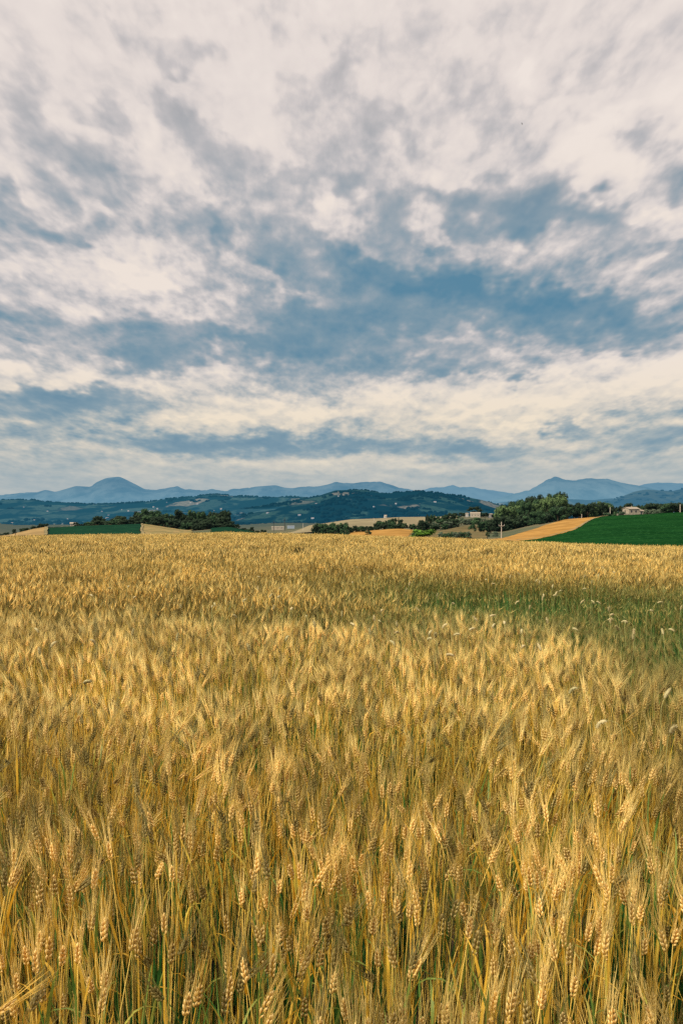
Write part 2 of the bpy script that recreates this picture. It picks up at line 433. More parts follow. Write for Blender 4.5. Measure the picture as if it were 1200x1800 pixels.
# ------------------------------------------------------------------ field colour zones (world metres)
def field_zone(nt):
    """0 ripe gold .. 1 green weedy: real patches of the field, in world coordinates"""
    p = nt.pos()
    w = nt.vmath('SUBTRACT', nt.noise(p, 1.1, 3.0, 0.6, color=True), (0.5, 0.5, 0.5))
    q = nt.vmath('ADD', p, nt.vmath('MULTIPLY', w, (1.6, 1.6, 0)))
    q = nt.vmath('MULTIPLY', q, (1, 1, 0))
    tot = 0.0
    for (cx, cy, rx, ry, a) in ((1.9, 7.4, 3.2, 3.0, .95), (0.7, 9.4, 2.6, 1.8, .6), (-0.2, 5.7, 1.9, 1.0, .8), (2.0, 4.1, 1.3, 1.4, .8),
                                (-1.8, 6.2, 1.6, .8, .3), (-2.6, 12.0, 4, 1.2, .35), (0.5, 2.4, 0.7, 0.7, .35), (3.6, 9.0, 2.2, 2.0, .6), (0.2, 17, 3, 1.2, .4), (2.4, 5.6, 2.8, 1.8, .6), (-1.2, 8.2, 2.0, 1.0, .35), (3.2, 6.8, 2.7, 2.4, .8), (1.7, 3.2, .8, .9, .5)):
        tot = nt.math('MULTIPLY_ADD', nt.blob(q, cx * 1.14, cy * 1.14, rx * 1.14, ry * 1.14), a, tot)
    n = nt.noise(nt.vmath('MULTIPLY', p, (1, 1, 0.0)), 0.55, 3.0, 0.6)
    tot = nt.math('ADD', tot, nt.math('MULTIPLY', nt.math('SUBTRACT', n, 0.55), 0.8))
    return nt.math('MAXIMUM', nt.math('MINIMUM', tot, 1.0), 0.0)

def tints(nt):
    return nt.math('FRACT', nt.math('ADD', nt.attr('tint'), nt.math('MULTIPLY', nt.rnd(), 0.12)))

def wheat_material(name, lo, hi, green, dark_base=0.0, tip=None, transl=0.2, gsc=1.0, spec=0.25):
    m, nt = new_mat(name)
    t = tints(nt); al = nt.attr('along')
    olive = (hi[0] * .26, hi[1] * .30, hi[2] * .30)
    c = nt.ramp(t, [(0, olive), (.22, olive), (.34, lo), (.55, tuple(.5 * (a + b) for a, b in zip(lo, hi))), (.72, hi), (1, hi)])
    if tip is not None: c = nt.mix(nt.math('MULTIPLY', nt.smooth(al, 0.25, 1.0), nt.smooth(t, .1, .35, .25, .78)), c, tip)
    fz = nt.math('MULTIPLY', field_zone(nt), gsc)
    c = nt.mix(nt.math('MULTIPLY', fz, nt.math('MULTIPLY_ADD', t, 0.5, 0.75), clamp=True), c, green)
    # clumps that ripened unevenly: greyer, darker tufts among the bright straw
    cl = nt.noise(nt.vmath('MULTIPLY', nt.pos(), (1, 1, .25)), 4.2, 2.0, .55)
    cl2 = nt.noise(nt.vmath('MULTIPLY', nt.pos(), (1, 1, .1)), 1.1, 2.0, .5)
    dk = nt.math('ADD', nt.smooth(cl, .46, .62), nt.smooth(cl2, .45, .60, 0.0, .95), clamp=True)
    dk = nt.math('MULTIPLY', dk, nt.math('MULTIPLY_ADD', t, -.50, .80))
    c = nt.mix(dk, c, (.16, .125, .03))
    if dark_base > 0:  # shade deep in the stand painted into the lower stems
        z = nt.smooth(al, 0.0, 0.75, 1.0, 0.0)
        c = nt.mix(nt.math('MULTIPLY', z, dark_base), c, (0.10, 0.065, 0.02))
    finish(nt, c, 0.55, transl, spec=spec)
    return m

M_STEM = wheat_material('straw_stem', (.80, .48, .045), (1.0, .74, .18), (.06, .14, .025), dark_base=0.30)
M_EAR = wheat_material('wheat_ear', (.58, .34, .07), (.88, .56, .15), (.13, .19, .05), tip=(1.0, .76, .34), gsc=0.65)
M_AWN = wheat_material('wheat_awn', (.72, .46, .08), (1.0, .77, .27), (.07, .14, .03), transl=0.25, gsc=0.85)
def leaf_material():
    m, nt = new_mat('wheat_leaf')
    t = tints(nt)
    c = nt.ramp(t, [(0, (.62, .33, .02)), (.35, (.70, .44, .05)), (.62, (.50, .40, .06)), (.80, (.22, .28, .05)), (1, (.10, .22, .04))])
    c = nt.mix(nt.math('MULTIPLY', field_zone(nt), 0.85), c, (.06, .16, .04))
    finish(nt, c, 0.5, 0.35, spec=0.3)
    return m
M_LEAF = leaf_material()
M_STEMD = wheat_material('shaded_straw', (.20, .14, .03), (.40, .28, .08), (.05, .09, .02), dark_base=0.6)  # far stems: canopy shade painted in as darker straw
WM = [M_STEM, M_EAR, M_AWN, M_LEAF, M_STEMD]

# ------------------------------------------------------------------ wheat templates
def spindle(p, d, L, r, sides, rings):
    d, u, w = frame_of(d)
    an = np.arange(sides) * 2 * PI / sides
    ring = np.cos(an)[:, None] * u + np.sin(an)[:, None] * w
    pts, rad = [], []
    for f, k in rings: pts.append(p + d * L * f); rad.append(r * k)
    v = (np.array(pts)[:, None, :] + ring[None] * np.array(rad)[:, None, None]).reshape(-1, 3)
    n = len(rings)
    v = np.vstack([v, p + d * L])
    t = []
    for k in range(n - 1):
        for s in range(sides):
            a, b = k * sides + s, k * sides + (s + 1) % sides
            t += [(a, b, b + sides), (a, b + sides, a + sides)]
    for s in range(sides):
        t.append(((n - 1) * sides + s, (n - 1) * sides + (s + 1) % sides, n * sides))
    al = np.concatenate([np.repeat([f for f, _ in rings], sides), [1.0]])
    return v, np.array(t), al

def awn_geo(p, d, L, w, lod, rng):
    d, u, q = frame_of(d)
    bend = (u * rng.normal() + q * rng.normal()) * 0.05 * L
    if lod == 0:
        pts = [p, p + d * L * .55 + bend * .3, p + d * L + bend]
        v, t, al = tube(pts, [w / 2, w * .40, w * .10], 3)
        return v, t, al
    if lod == 1:
        v = np.array([p + u * w * .5, p - u * w * .25 + q * w * .43, p - u * w * .25 - q * w * .43, p + d * L + bend])
        return v, np.array([(0, 1, 3), (1, 2, 3), (2, 0, 3)]), np.array([0, 0, 0, 1.0])
    an = rng.uniform(0, PI); s = np.cos(an) * u + np.sin(an) * q
    v = np.array([p + s * w * .5, p - s * w * .5, p + d * L + bend])
    return v, np.array([(0, 1, 2)]), np.array([0, 0, 1.0])

def leaf_geo(z0, L, w, ang, rise, droop, n, base):
    ts = np.linspace(0, 1, n)
    hx = np.cos(ang), np.sin(ang)
    r = L * (ts * rise + droop * ts ** 2 * .6)
    z = z0 + L * (ts * (1 - rise * .4) - droop * ts ** 2.4)
    c = np.stack([base[0] + hx[0] * r, base[1] + hx[1] * r, z], 1)
    side = np.array([-hx[1], hx[0], 0.0])
    wd = w * np.interp(ts, [0, .2, .6, 1], [.6, 1, .75, .02])
    tw = ts * 1.3
    sv = side[None] * np.cos(tw)[:, None] + np.array([hx[0], hx[1], .2])[None] * np.sin(tw)[:, None]
    a, b = c - sv * wd[:, None] / 2, c + sv * wd[:, None] / 2
    v = np.empty((2 * n, 3)); v[0::2] = a; v[1::2] = b
    t = []
    for k in range(n - 1):
        i = 2 * k; t += [(i, i + 1, i + 3), (i, i + 3, i + 2)]
    return v, np.array(t), np.repeat(ts, 2)

def wheat_template(seed, lod):
    """returns dict part -> (verts, tris, along, matindex); base at origin, about 0.9 m tall with awns"""
    rng = np.random.default_rng(100 + seed)
    parts = {}
    h = 0.67
    az = rng.uniform(0, 2 * PI)
    lean = rng.uniform(0.0, 0.05)
    hd = np.array([math.cos(az), math.sin(az), 0])
    n = (7, 4, 3, 2)[lod]
    ts = np.linspace(0, 1, n)
    path = np.stack([hd[0] * lean * ts ** 2, hd[1] * lean * ts ** 2, h * ts], 1)
    wst = (1.35e-3, 1.5e-3, 2.0e-3, 2.6e-3)[lod]
    v, t, al = tube(path, np.linspace(wst * 1.15, wst * .8, n), (5, 3, 3, 3)[lod], rng.uniform(0, 6))
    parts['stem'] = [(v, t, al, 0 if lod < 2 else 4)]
    nod = abs(rng.normal(0.10, 0.18)) if seed % 14 else 0.8
    ax = hd * math.sin(nod) + np.array([0, 0, math.cos(nod)]); ax /= np.linalg.norm(ax)
    p0 = path[-1]
    L = rng.uniform(.031, .042)
    _, sa, sb = frame_of(ax)
    ph = rng.uniform(0, PI)
    A = sa * math.cos(ph) + sb * math.sin(ph); B = np.cross(ax, A)
    ear, awns = [], []
    tips = []
    if lod <= 1:
        nodes = 8 if lod == 0 else 7
        for k in range(nodes):
            f = k / (nodes - 1); s = 1 if k % 2 else -1
            size = .92 * np.interp(f, [0, .25, .7, 1], [.75, 1.0, .95, .7])
            base = p0 + ax * L * f * .88 + A * s * .0016
            for q in ((-1, 1) if lod == 0 else (-1, 1)):
                d = ax + A * s * (.46 * (1 - .6 * f)) + B * q * (.46 * (1 - .5 * f)) + rng.normal(0, .05, 3)
                rr = .0031 * size; LL = .0130 * size
                rings = ((0, .45), (.30, 1.0), (.68, .78)) if lod == 0 else ((0, .6), (.4, 1.0))
                v, t, al = spindle(base + B * q * .0018, d, LL, rr * (1 if lod == 0 else 1.12), 5 if lod == 0 else 4, rings)
                ear.append((v, t, al, 1))
                dn = d / np.linalg.norm(d)
                tips.append((base + B * q * .0018 + dn * LL * .9, A * s * .8 + B * q * .6))
        v, t, al = spindle(p0 + ax * L * .86, ax, .013, .0026, 5 if lod == 0 else 4, ((0, .5), (.35, 1.0), (.7, .7)) if lod == 0 else ((0, .6), (.4, 1.0)))
        ear.append((v, t, al, 1))
    else:
        sides, nr = (6, 9) if lod == 2 else (4, 4)
        rings = []
        for k in range(nr):
            f = k / nr
            r = np.interp(f, [0, .2, .7, 1], [.55, 1, .95, .4]) * (1.0 if (k % 2 == 0 or lod == 3) else .72)
            rings.append((f, r))
        v, t, al = spindle(p0, ax, L * 1.15, .0066 if lod == 2 else .0080, sides, rings)
        al = (al * (nr / 2.0)) % 1.0 if lod == 2 else al
        ear.append((v, t, al, 1))
        for k in range(16):
            an = rng.uniform(0, 2 * PI); o = A * math.cos(an) + B * math.sin(an)
            tips.append((p0 + ax * L * rng.uniform(.2, 1.0) + o * .004, o))
    want = (20, 15, 10, 7)[lod]
    sel = rng.permutation(len(tips))[:want]
    wa = (.00115, .0014, .0026, .0050)[lod]
    for i in sel:
        p, o = tips[i]
        d = ax + o * rng.uniform(.02, .15) + rng.normal(0, .035, 3)
        v, t, al = awn_geo(p, d, rng.uniform(.045, .088), wa, (0, 1, 2, 2)[lod], rng)
        awns.append((v, t, al, 2))
    parts['ear'] = ear; parts['awn_tuft'] = awns
    lv = []
    nl = (2, 1, 1, 0)[lod] if seed % 3 else (1, 1, 0, 0)[lod]
    for k in range(nl):
        z0 = rng.uniform(.28, .54); b = path[0] * 0 + hd * lean * (z0 / h) ** 2
        big = rng.random() < .6
        lv.append((*leaf_geo(z0, rng.uniform(.14, .26), rng.uniform(.006, .0095) if big else rng.uniform(.003, .005), rng.uniform(0, 2 * PI),
                             rng.uniform(.05, .25), rng.uniform(-.05, .35) if rng.random() < .6 else .8, 7 if lod == 0 else 4, b), 3))
    parts['leaf'] = lv
    return parts

NVAR = 14
TPL = {lod: [wheat_template(s, lod) for s in range(NVAR)] for lod in range(4)}
def flat(parts):
    g = Geo()
    tint = {'stem': .0, 'ear': .0, 'awn_tuft': .0, 'leaf': .4}
    for k, lst in parts.items():
        for i, (v, t, al, m) in enumerate(lst):
            g.add(v, t, m, al, (tint[k] + i * .031) % 1.0 if k in ('leaf',) else tint[k])
    return g.arrays()
FLAT = {lod: [flat(p) for p in TPL[lod]] for lod in range(4)}

def place_plants(geo, lod, xs, ys, zs, rng, hscale, leanf):
    for x, y, z, hs, (lx, ly) in zip(xs, ys, zs, hscale, leanf):
        k = rng.integers(NVAR)
        v, t, m, a, b = FLAT[lod][k]
        r = rng.uniform(0, 2 * PI); c, s = math.cos(r), math.sin(r)
        w = np.empty_like(v)
        zz = v[:, 2]
        q = (zz / .7) ** 1.6
        w[:, 0] = v[:, 0] * c - v[:, 1] * s + x + lx * q * hs
        w[:, 1] = v[:, 0] * s + v[:, 1] * c + y + ly * q * hs
        w[:, 2] = zz + (hs - 1) * np.minimum(zz, .67) * 1.0 + z - .35 * (lx * lx + ly * ly) * q
        tn = rng.random()
        geo.add(w, t, m, a, (b + tn) % 1.0)
        if lod < 2 and rng.random() < .75:            # an earless straw beside it
            ex, ey = x + rng.normal(0, .02), y + rng.normal(0, .02)
            hh = rng.uniform(.45, .74); dx, dy = rng.normal(.01, .03), rng.normal(0, .03)
            vv, tt, aa = tube([[ex, ey, z], [ex + dx * .4, ey + dy * .4, z + hh * .6], [ex + dx, ey + dy, z + hh]], [.0015, .0013, .0009], 3, rng.uniform(0, 6))
            geo.add(vv, tt, 0, aa * .9 + .1, .3 + .65 * rng.random())

def jitter_points(x0, x1, y0, y1, dens, rng):
    s = 1 / math.sqrt(dens)
    gx = np.arange(x0 + s / 2, x1, s); gy = np.arange(y0 + s / 2, y1, s)
    X, Y = np.meshgrid(gx, gy)
    return (X + rng.uniform(-.48, .48, X.shape) * s).ravel(), (Y + rng.uniform(-.48, .48, X.shape) * s).ravel()

def heights(n, rng):
    h = rng.normal(1.0, .055, n)
    sh = rng.random(n) < .18
    h[sh] *= rng.uniform(.70, .9, sh.sum())
    return np.clip(h, .6, 1.10)

def leans(x, y, rng, amp=.07):
    a = fbm(x * 1.7, y * 1.7, 21, 2) * .36; b = fbm(x * 1.7 + 40, y * 1.7, 22, 2) * .28
    return np.stack([a + .035 + rng.normal(0, amp, len(x)), b + rng.normal(0, amp, len(x))], 1)

# ---- the nearest strip: real plants; the 300 that show largest are objects of their own
DENS = 370
rng = np.random.default_rng(5)
nx, ny = jitter_points(-2.0, 2.0, .5, 3.0, DENS, rng)
keep = fbm(nx * 2.6, ny * 2.6, 31, 3) > -.17
nx, ny = nx[keep], ny[keep]
nh = heights(len(nx), rng) * (1 + .22 * fbm(nx * 1.3, ny * 1.3, 8, 2))
nl = leans(nx, ny, rng)
nz = ground(nx, ny)
top = nz + .73 * nh
dep = (CAM_Z - top)
vis = (dep / ny < .70) & (np.abs(nx / ny) < .47)
score = np.where(vis, ny, 99)
order = np.argsort(score)[:300]
single = np.zeros(len(nx), bool); single[order] = True

def child_mesh(name, items, tint0):
    g = Geo()
    for i, (v, t, al, m) in enumerate(items): g.add(v, t, 0, al, tint0 % 1.0)
    return g
PM = []
for s in range(NVAR):
    P = TPL[0][s]; d = {}
    d['stem'] = child_mesh('stem', P['stem'], s * .07).mesh('stem', M_STEM)
    d['ear'] = child_mesh('ear', P['ear'], s * .07).mesh('ear', M_EAR)
    d['awn_tuft'] = child_mesh('awn_tuft', P['awn_tuft'], s * .07).mesh('awn_tuft', M_AWN)
    d['leaves'] = [Geo().add(v, t, 0, al, (s * .19 + j * .37) % 1.0).mesh('leaf', M_LEAF) for j, (v, t, al, m) in enumerate(P['leaf'])]
    PM.append(d)
for i in order:
    s = int(rng.integers(NVAR))
    hs = float(nh[i])
    root = empty('wheat_plant', (nx[i], ny[i], nz[i]))
    root.rotation_euler = (-nl[i, 1] * 1.0, nl[i, 0] * 1.0, rng.uniform(0, 2 * PI))
    root.rotation_mode = 'ZYX'
    root.scale = (.98, .98, hs)
    tag(root, 'ripe golden bearded wheat plant among the nearest rows at the front edge of the field', 'wheat', 'nearest wheat plants at the front of the field')
    def kid(name, me, par):
        o = bpy.data.objects.new(name, me); COL.objects.link(o); o.parent = par; return o
    kid('stem', PM[s]['stem'], root)
    e = kid('ear', PM[s]['ear'], root)
    kid('awn_tuft', PM[s]['awn_tuft'], e)
    for me in PM[s]['leaves']: kid('leaf', me, root)

# ---- everything behind: one field object, tiles of plants instanced over it
def tile(lod, size, dens, seed, thin=0.0):
    r = np.random.default_rng(900 + seed * 13 + lod)
    x, y = jitter_points(-size / 2, size / 2, -size / 2, size / 2, dens, r)
    k = fbm(x * 3 + seed * 5.3, y * 3, 41 + seed, 3) > (-.17 + thin)
    x, y = x[k], y[k]
    g = Geo()
    hh = heights(len(x), r) * (1 + .34 * fbm(x * 2.2 + seed * 3.1, y * 2.2, 55, 2))
    ll = leans(x + seed * 7.7, y, r, .075)
    place_plants(g, lod, x, y, np.zeros(len(x)), r, hh, ll)
    me = mesh_from('wheat_tile', *g.arrays(), mats=WM)
    return bpy.data.objects.new('wheat_tile', me)      # source geometry only, never linked to the scene

near = Geo()
idx = np.where(~single)[0]
place_plants(near, 0, nx[idx], ny[idx], nz[idx], rng, nh[idx], nl[idx])
near_obj = bpy.data.objects.new('wheat_tile', mesh_from('wheat_tile', *near.arrays(), mats=WM))
del near
TA = [tile(1, .5, DENS, k) for k in range(8)] + [tile(1, .5, DENS, k + 30, .16) for k in range(3)]
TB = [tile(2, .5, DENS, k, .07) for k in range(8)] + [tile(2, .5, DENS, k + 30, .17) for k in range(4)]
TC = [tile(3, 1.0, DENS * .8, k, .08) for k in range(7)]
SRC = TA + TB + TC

def green_zone(x, y):
    g = 0; x, y = x / 1.14, y / 1.14
    for (cx, cy, rx, ry, a) in ((1.9, 7.4, 2.6, 2.3, 1.), (0.7, 9.4, 2.0, 1.3, .6), (-0.05, 5.6, 1.2, .8, .6), (2.0, 4.1, 1.0, 1.1, .7), (3.6, 9.0, 2.0, 1.6, .6), (2.6, 5.6, 2.2, 1.4, .6), (1.8, 3.2, .7, .8, .5)):
        r = math.hypot((x - cx) / rx, (y - cy) / ry)
        g = max(g, a * max(0, 1 - r))
    return g
pts, rots, scl, ids = [], [], [], []
def add_tile(cx, cy, sz, r):
    gz = min(1.0, green_zone(cx, cy) * 1.4)
    k = fbm(np.array([cx * .55]), np.array([cy * .55]), 77, 2)[0]
    zs = (1 + .22 * k) * (1 - .22 * gz)
    d = cy
    if sz == .5 and d < 6.5:
        i = int(r.integers(8)) if r.random() > .15 + gz else 8 + int(r.integers(3))
    elif sz == .5:
        i = len(TA) + (int(r.integers(8)) if r.random() > .15 + gz else 8 + int(r.integers(4)))
    else:
        i = len(TA) + len(TB) + int(r.integers(7))
    pts.append((cx, cy, float(ground(cx, cy)))); ids.append(i)
    rots.append((0, 0, float(r.integers(4)) * PI / 2)); scl.append((1.03, 1.03, zs))
r = np.random.default_rng(3)
y = .5
while y < 17:
    hw = .46 * y + 2.0
    n = int(math.ceil(hw / .5))
    for i in range(-n, n):
        cx, cy = i * .5 + .25, y + .25
        if -2.0 < cx < 2.0 and cy < 3.0: continue
        add_tile(cx, cy, .5, r)
    y += .5
while y < 66:
    hw = .46 * y + 4.0
    n = int(math.ceil(hw))
    for i in range(-n, n):
        add_tile(i + .5, y + .5, 1.0, r)
    y += 1.0

pm = bpy.data.meshes.new('wheat_field')
pm.vertices.add(len(pts)); pm.vertices.foreach_set('co', np.array(pts, np.float32).ravel())
for nm, typ, arr, key in (('rot', 'FLOAT_VECTOR', rots, 'vector'), ('scl', 'FLOAT_VECTOR', scl, 'vector'), ('idx', 'INT', ids, 'value')):
    a = pm.attributes.new(nm, typ, 'POINT')
    a.data.foreach_set(key, np.array(arr, np.int32 if typ == 'INT' else np.float32).ravel())
for m in WM: pm.materials.append(m)
field = bpy.data.objects.new('wheat_field', pm); COL.objects.link(field)
tag(field, 'ripe golden bearded wheat filling the whole field back to its far crest', 'wheat', kind='stuff')

def field_nodes(field, SRC, near_obj):
    ng = bpy.data.node_groups.new('field_scatter', 'GeometryNodeTree')
    ng.interface.new_socket('Geometry', in_out='INPUT', socket_type='NodeSocketGeometry')
    ng.interface.new_socket('Geometry', in_out='OUTPUT', socket_type='NodeSocketGeometry')
    N, L = ng.nodes, ng.links
    gi, go = N.new('NodeGroupInput'), N.new('NodeGroupOutput')
    g2i = N.new('GeometryNodeGeometryToInstance')
    for o in reversed(SRC):                       # joined in reverse: links to a multi-input stack from the last
        oi = N.new('GeometryNodeObjectInfo'); oi.inputs['Object'].default_value = o
        oi.inputs['As Instance'].default_value = False
        L.new(oi.outputs['Geometry'], g2i.inputs[0])
    iop = N.new('GeometryNodeInstanceOnPoints')
    iop.inputs['Pick Instance'].default_value = True
    L.new(gi.outputs[0], iop.inputs['Points']); L.new(g2i.outputs[0], iop.inputs['Instance'])
    def na(name, typ):
        n = N.new('GeometryNodeInputNamedAttribute'); n.data_type = typ
        n.inputs[0].default_value = name
        return n.outputs[0]
    L.new(na('idx', 'INT'), iop.inputs['Instance Index'])
    L.new(na('rot', 'FLOAT_VECTOR'), iop.inputs['Rotation'])
    L.new(na('scl', 'FLOAT_VECTOR'), iop.inputs['Scale'])
    j = N.new('GeometryNodeJoinGeometry')
    L.new(iop.outputs[0], j.inputs[0])
    if near_obj is not None:
        no = N.new('GeometryNodeObjectInfo'); no.inputs['Object'].default_value = near_obj
        L.new(no.outputs['Geometry'], j.inputs[0])
    L.new(j.outputs[0], go.inputs[0])
    md = field.modifiers.new('scatter', 'NODES'); md.node_group = ng
field_nodes(field, SRC, near_obj)

# ---- green grass blades growing through the wheat in the weedy patch
def blade_material():
    m, nt = new_mat('green_blades')
    t = tints(nt)
    c = nt.ramp(t, [(0, (.012, .050, .012)), (.45, (.030, .115, .022)), (.75, (.080, .21, .040)), (1, (.24, .30, .07))])
    finish(nt, c, .55, .3, spec=.25)
    return m
M_BLADE = blade_material()
def blade_tile(seed):
    r = np.random.default_rng(4000 + seed)
    g = Geo()
    for k in range(95):
        x, y = r.uniform(-.25, .25, 2)
        L = r.uniform(.50, .86)
        v, t, al = leaf_geo(0.0, L, r.uniform(.005, .011), r.uniform(0, 2 * PI), r.uniform(.02, .22), r.uniform(0, .28), 6, np.zeros(3))
        v = v + np.array([x, y, 0])
        g.add(v, t, 0, al, r.random())
    return bpy.data.objects.new('blade_tile', mesh_from('blade_tile', *g.arrays(), mats=[M_BLADE], smooth=True))
def weeds_scatter():
    src = [blade_tile(k) for k in range(6)]
    r = np.random.default_rng(77)
    P, R, S, I = [], [], [], []
    for gx in np.arange(-5, 8.5, .36):
        for gy in np.arange(1.7, 15.5, .36):
            x, y = gx + r.uniform(-.16, .16), gy + r.uniform(-.16, .16)
            w = green_zone(x, y) * 1.5 + 1.1 * float(fbm(np.array([x * .9]), np.array([y * .9]), 91, 3)[0]) - (-.05 if x > -.8 else .10)
            w -= .05 * max(0, 3.4 - y)
            if r.random() < w * 2.6:
                P.append((x, y, float(ground(x, y)))); R.append((0, 0, r.uniform(0, 6.28)))
                k = r.uniform(.8, 1.06); S.append((1.0, 1.0, k)); I.append(int(r.integers(6)))
    me = bpy.data.meshes.new('green_weeds')
    me.vertices.add(len(P)); me.vertices.foreach_set('co', np.array(P, np.float32).ravel())
    for nm, typ, arr, key in (('rot', 'FLOAT_VECTOR', R, 'vector'), ('scl', 'FLOAT_VECTOR', S, 'vector'), ('idx', 'INT', I, 'value')):
        a = me.attributes.new(nm, typ, 'POINT'); a.data.foreach_set(key, np.array(arr, np.int32 if typ == 'INT' else np.float32).ravel())
    me.materials.append(M_BLADE)
    o = bpy.data.objects.new('green_weeds', me); COL.objects.link(o)
    tag(o, 'green weedy grass growing through the wheat in the patch at middle right', 'grass', kind='stuff')
    field_nodes(o, src, None)
weeds_scatter()

# ------------------------------------------------------------------ ground sheet
def ground_material():
    m, nt = new_mat('soil_and_meadow')
    p = nt.pos()
    n = nt.noise(p, 6.0, 6.0, 0.65)
    soil = nt.mix(n, (.045, .030, .014), (.16, .105, .045))
    sp = nt.new('ShaderNodeSeparateXYZ'); nt.l.new(p, sp.inputs[0])
    f = nt.smooth(sp.outputs[1], 62, 75)
    b = nt.noise(p, .022, 5.0, 0.6)
    g = nt.ramp(b, [(.30, (.025, .055, .022)), (.45, (.07, .075, .03)), (.55, (.13, .105, .05)), (.7, (.03, .065, .024))])
    d = nt.noise(p, .6, 4.0, 0.7)
    g = nt.mix(nt.math('MULTIPLY', d, .6), g, (.05, .05, .025))
    c = nt.mix(f, soil, g)
    hz = nt.smooth(sp.outputs[1], 250, 2400, 0.03, 0.55)  # painted haze, stronger farther out
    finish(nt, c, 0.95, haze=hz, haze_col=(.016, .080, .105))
    return m
M_GROUND = ground_material()
def build_ground():
    s = np.concatenate([np.linspace(-2.2, -.56, 24), np.linspace(-.54, .54, 260), np.linspace(.56, 2.2, 24)])
    Y = np.concatenate([np.linspace(-60, 10, 12), np.linspace(11, 110, 60), np.geomspace(112, 2600, 150), np.geomspace(2700, 45000, 22)])
    S, YY = np.meshgrid(s, Y)
    X = S * (np.abs(YY) + 10)
    Z = ground(X, YY)
    v = np.stack([X, YY, Z], -1).reshape(-1, 3)
    g = Geo().add(v, grid_tris(len(Y), len(s)))
    o = g.obj('ground', M_GROUND); tag(o, 'soil and meadow ground rolling out beyond the wheat field', kind='structure')
build_ground()

# ------------------------------------------------------------------ draped fields
def field_mat(name, ca, cb, cc=None, scale=.5, stripe=None, fleck=None, haze=.03, rough=.9):
    m, nt = new_mat(name)
    p = nt.pos()
    n = nt.noise(p, scale, 6.0, 0.65)
    c = nt.mix(nt.smooth(n, .3, .7), ca, cb)
    bigv = nt.noise(p, .035, 4.0, .6)
    c = nt.mix(nt.smooth(bigv, .40, .64, 0.0, .5), c, tuple(x * .45 for x in ca))
    if stripe:
        ang, wl, col, amt = stripe
        q = nt.mapping(p, rot=(0, 0, math.radians(ang)))
        sp = nt.new('ShaderNodeSeparateXYZ'); nt.l.new(q, sp.inputs[0])
        wv = nt.math('SINE', nt.math('ADD', nt.math('MULTIPLY', sp.outputs[0], 2 * PI / wl), nt.math('MULTIPLY', nt.noise(p, .05, 3), 5.0)))
        c = nt.mix(nt.math('MULTIPLY', nt.smooth(wv, -.1, .9), amt), c, col)
    if fleck:
        f = nt.noise(p, fleck[0], 3.0, .6)
        c = nt.mix(nt.smooth(f, fleck[2], fleck[2] + .07), c, fleck[1])
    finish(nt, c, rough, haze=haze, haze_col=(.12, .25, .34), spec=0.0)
    return m
def drape(name, corners, mat, nu, nv, dz, label, wob=0.0):
    """corners: near-left, near-right, far-right, far-left as (px, Y) on the photo's bearing and distance"""
    P = [np.array([(px - 600) / F * Y, Y]) for px, Y in corners]
    u, v = np.meshgrid(np.linspace(0, 1, nu), np.linspace(0, 1, nv))
    u, v = u[..., None], v[..., None]
    xy = (P[0] * (1 - u) + P[1] * u) * (1 - v) + (P[3] * (1 - u) + P[2] * u) * v
    x, y = xy[..., 0], xy[..., 1]
    wob = wob or 2.2
    x = x + wob * fbm(y * .06, x * .03, 3, 3); y = y + wob * 2.2 * fbm(x * .05, y * .02, 13, 3)
    z = ground(x, y) + dz + .25 * fbm(x * .3, y * .3, 9, 3)
    g = Geo().add(np.stack([x, y, z], -1).reshape(-1, 3), grid_tris(nv, nu))
    o = g.obj(name, mat); tag(o, label, kind='structure')
    return o
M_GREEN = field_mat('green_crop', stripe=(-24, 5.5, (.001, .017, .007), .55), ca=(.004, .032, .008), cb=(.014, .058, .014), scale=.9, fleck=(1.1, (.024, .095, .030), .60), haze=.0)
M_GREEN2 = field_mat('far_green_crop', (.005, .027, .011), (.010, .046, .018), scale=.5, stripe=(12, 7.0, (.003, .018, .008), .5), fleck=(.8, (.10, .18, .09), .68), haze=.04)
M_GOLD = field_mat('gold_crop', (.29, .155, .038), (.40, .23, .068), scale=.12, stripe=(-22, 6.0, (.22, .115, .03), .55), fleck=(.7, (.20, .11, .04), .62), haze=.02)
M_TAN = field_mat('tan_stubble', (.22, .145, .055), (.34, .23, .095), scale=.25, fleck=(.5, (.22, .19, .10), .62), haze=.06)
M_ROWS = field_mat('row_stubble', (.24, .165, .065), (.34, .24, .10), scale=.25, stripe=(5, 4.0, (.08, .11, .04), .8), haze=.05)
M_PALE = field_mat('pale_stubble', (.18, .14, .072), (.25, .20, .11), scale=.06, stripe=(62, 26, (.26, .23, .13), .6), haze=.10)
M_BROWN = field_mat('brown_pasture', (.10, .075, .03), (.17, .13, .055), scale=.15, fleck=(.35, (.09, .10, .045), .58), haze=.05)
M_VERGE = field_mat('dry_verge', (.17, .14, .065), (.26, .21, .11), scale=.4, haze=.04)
drape('green_field', [(806, 108), (1700, 100), (1560, 432), (1066, 408)], M_GREEN, 130, 110, .75, 'deep green crop field climbing the slope to the stone house')
drape('golden_field', [(470, 105), (806, 107), (1066, 412), (1000, 412)], M_GOLD, 40, 90, .45, 'strip of golden crop rising between the grove and the green field')
drape('left_green_field', [(80, 130), (252, 130), (248, 372), (82, 372)], M_GREEN2, 60, 60, .5, 'dark green crop field beyond the wheat in front of the left wood')
drape('left_tan_field', [(-260, 120), (79, 120), (79, 356), (-160, 345)], M_TAN, 60, 60, .9, 'pale tan field beyond the wheat at the far left')
drape('row_field', [(254, 130), (350, 130), (336, 362), (250, 362)], M_ROWS, 40, 50, .5, 'tan field with green crop rows below the left wood')
drape('small_green_field', [(372, 150), (458, 150), (452, 380), (370, 380)], M_GREEN2, 40, 40, .5, 'small green field sloping down to the right of the left wood')
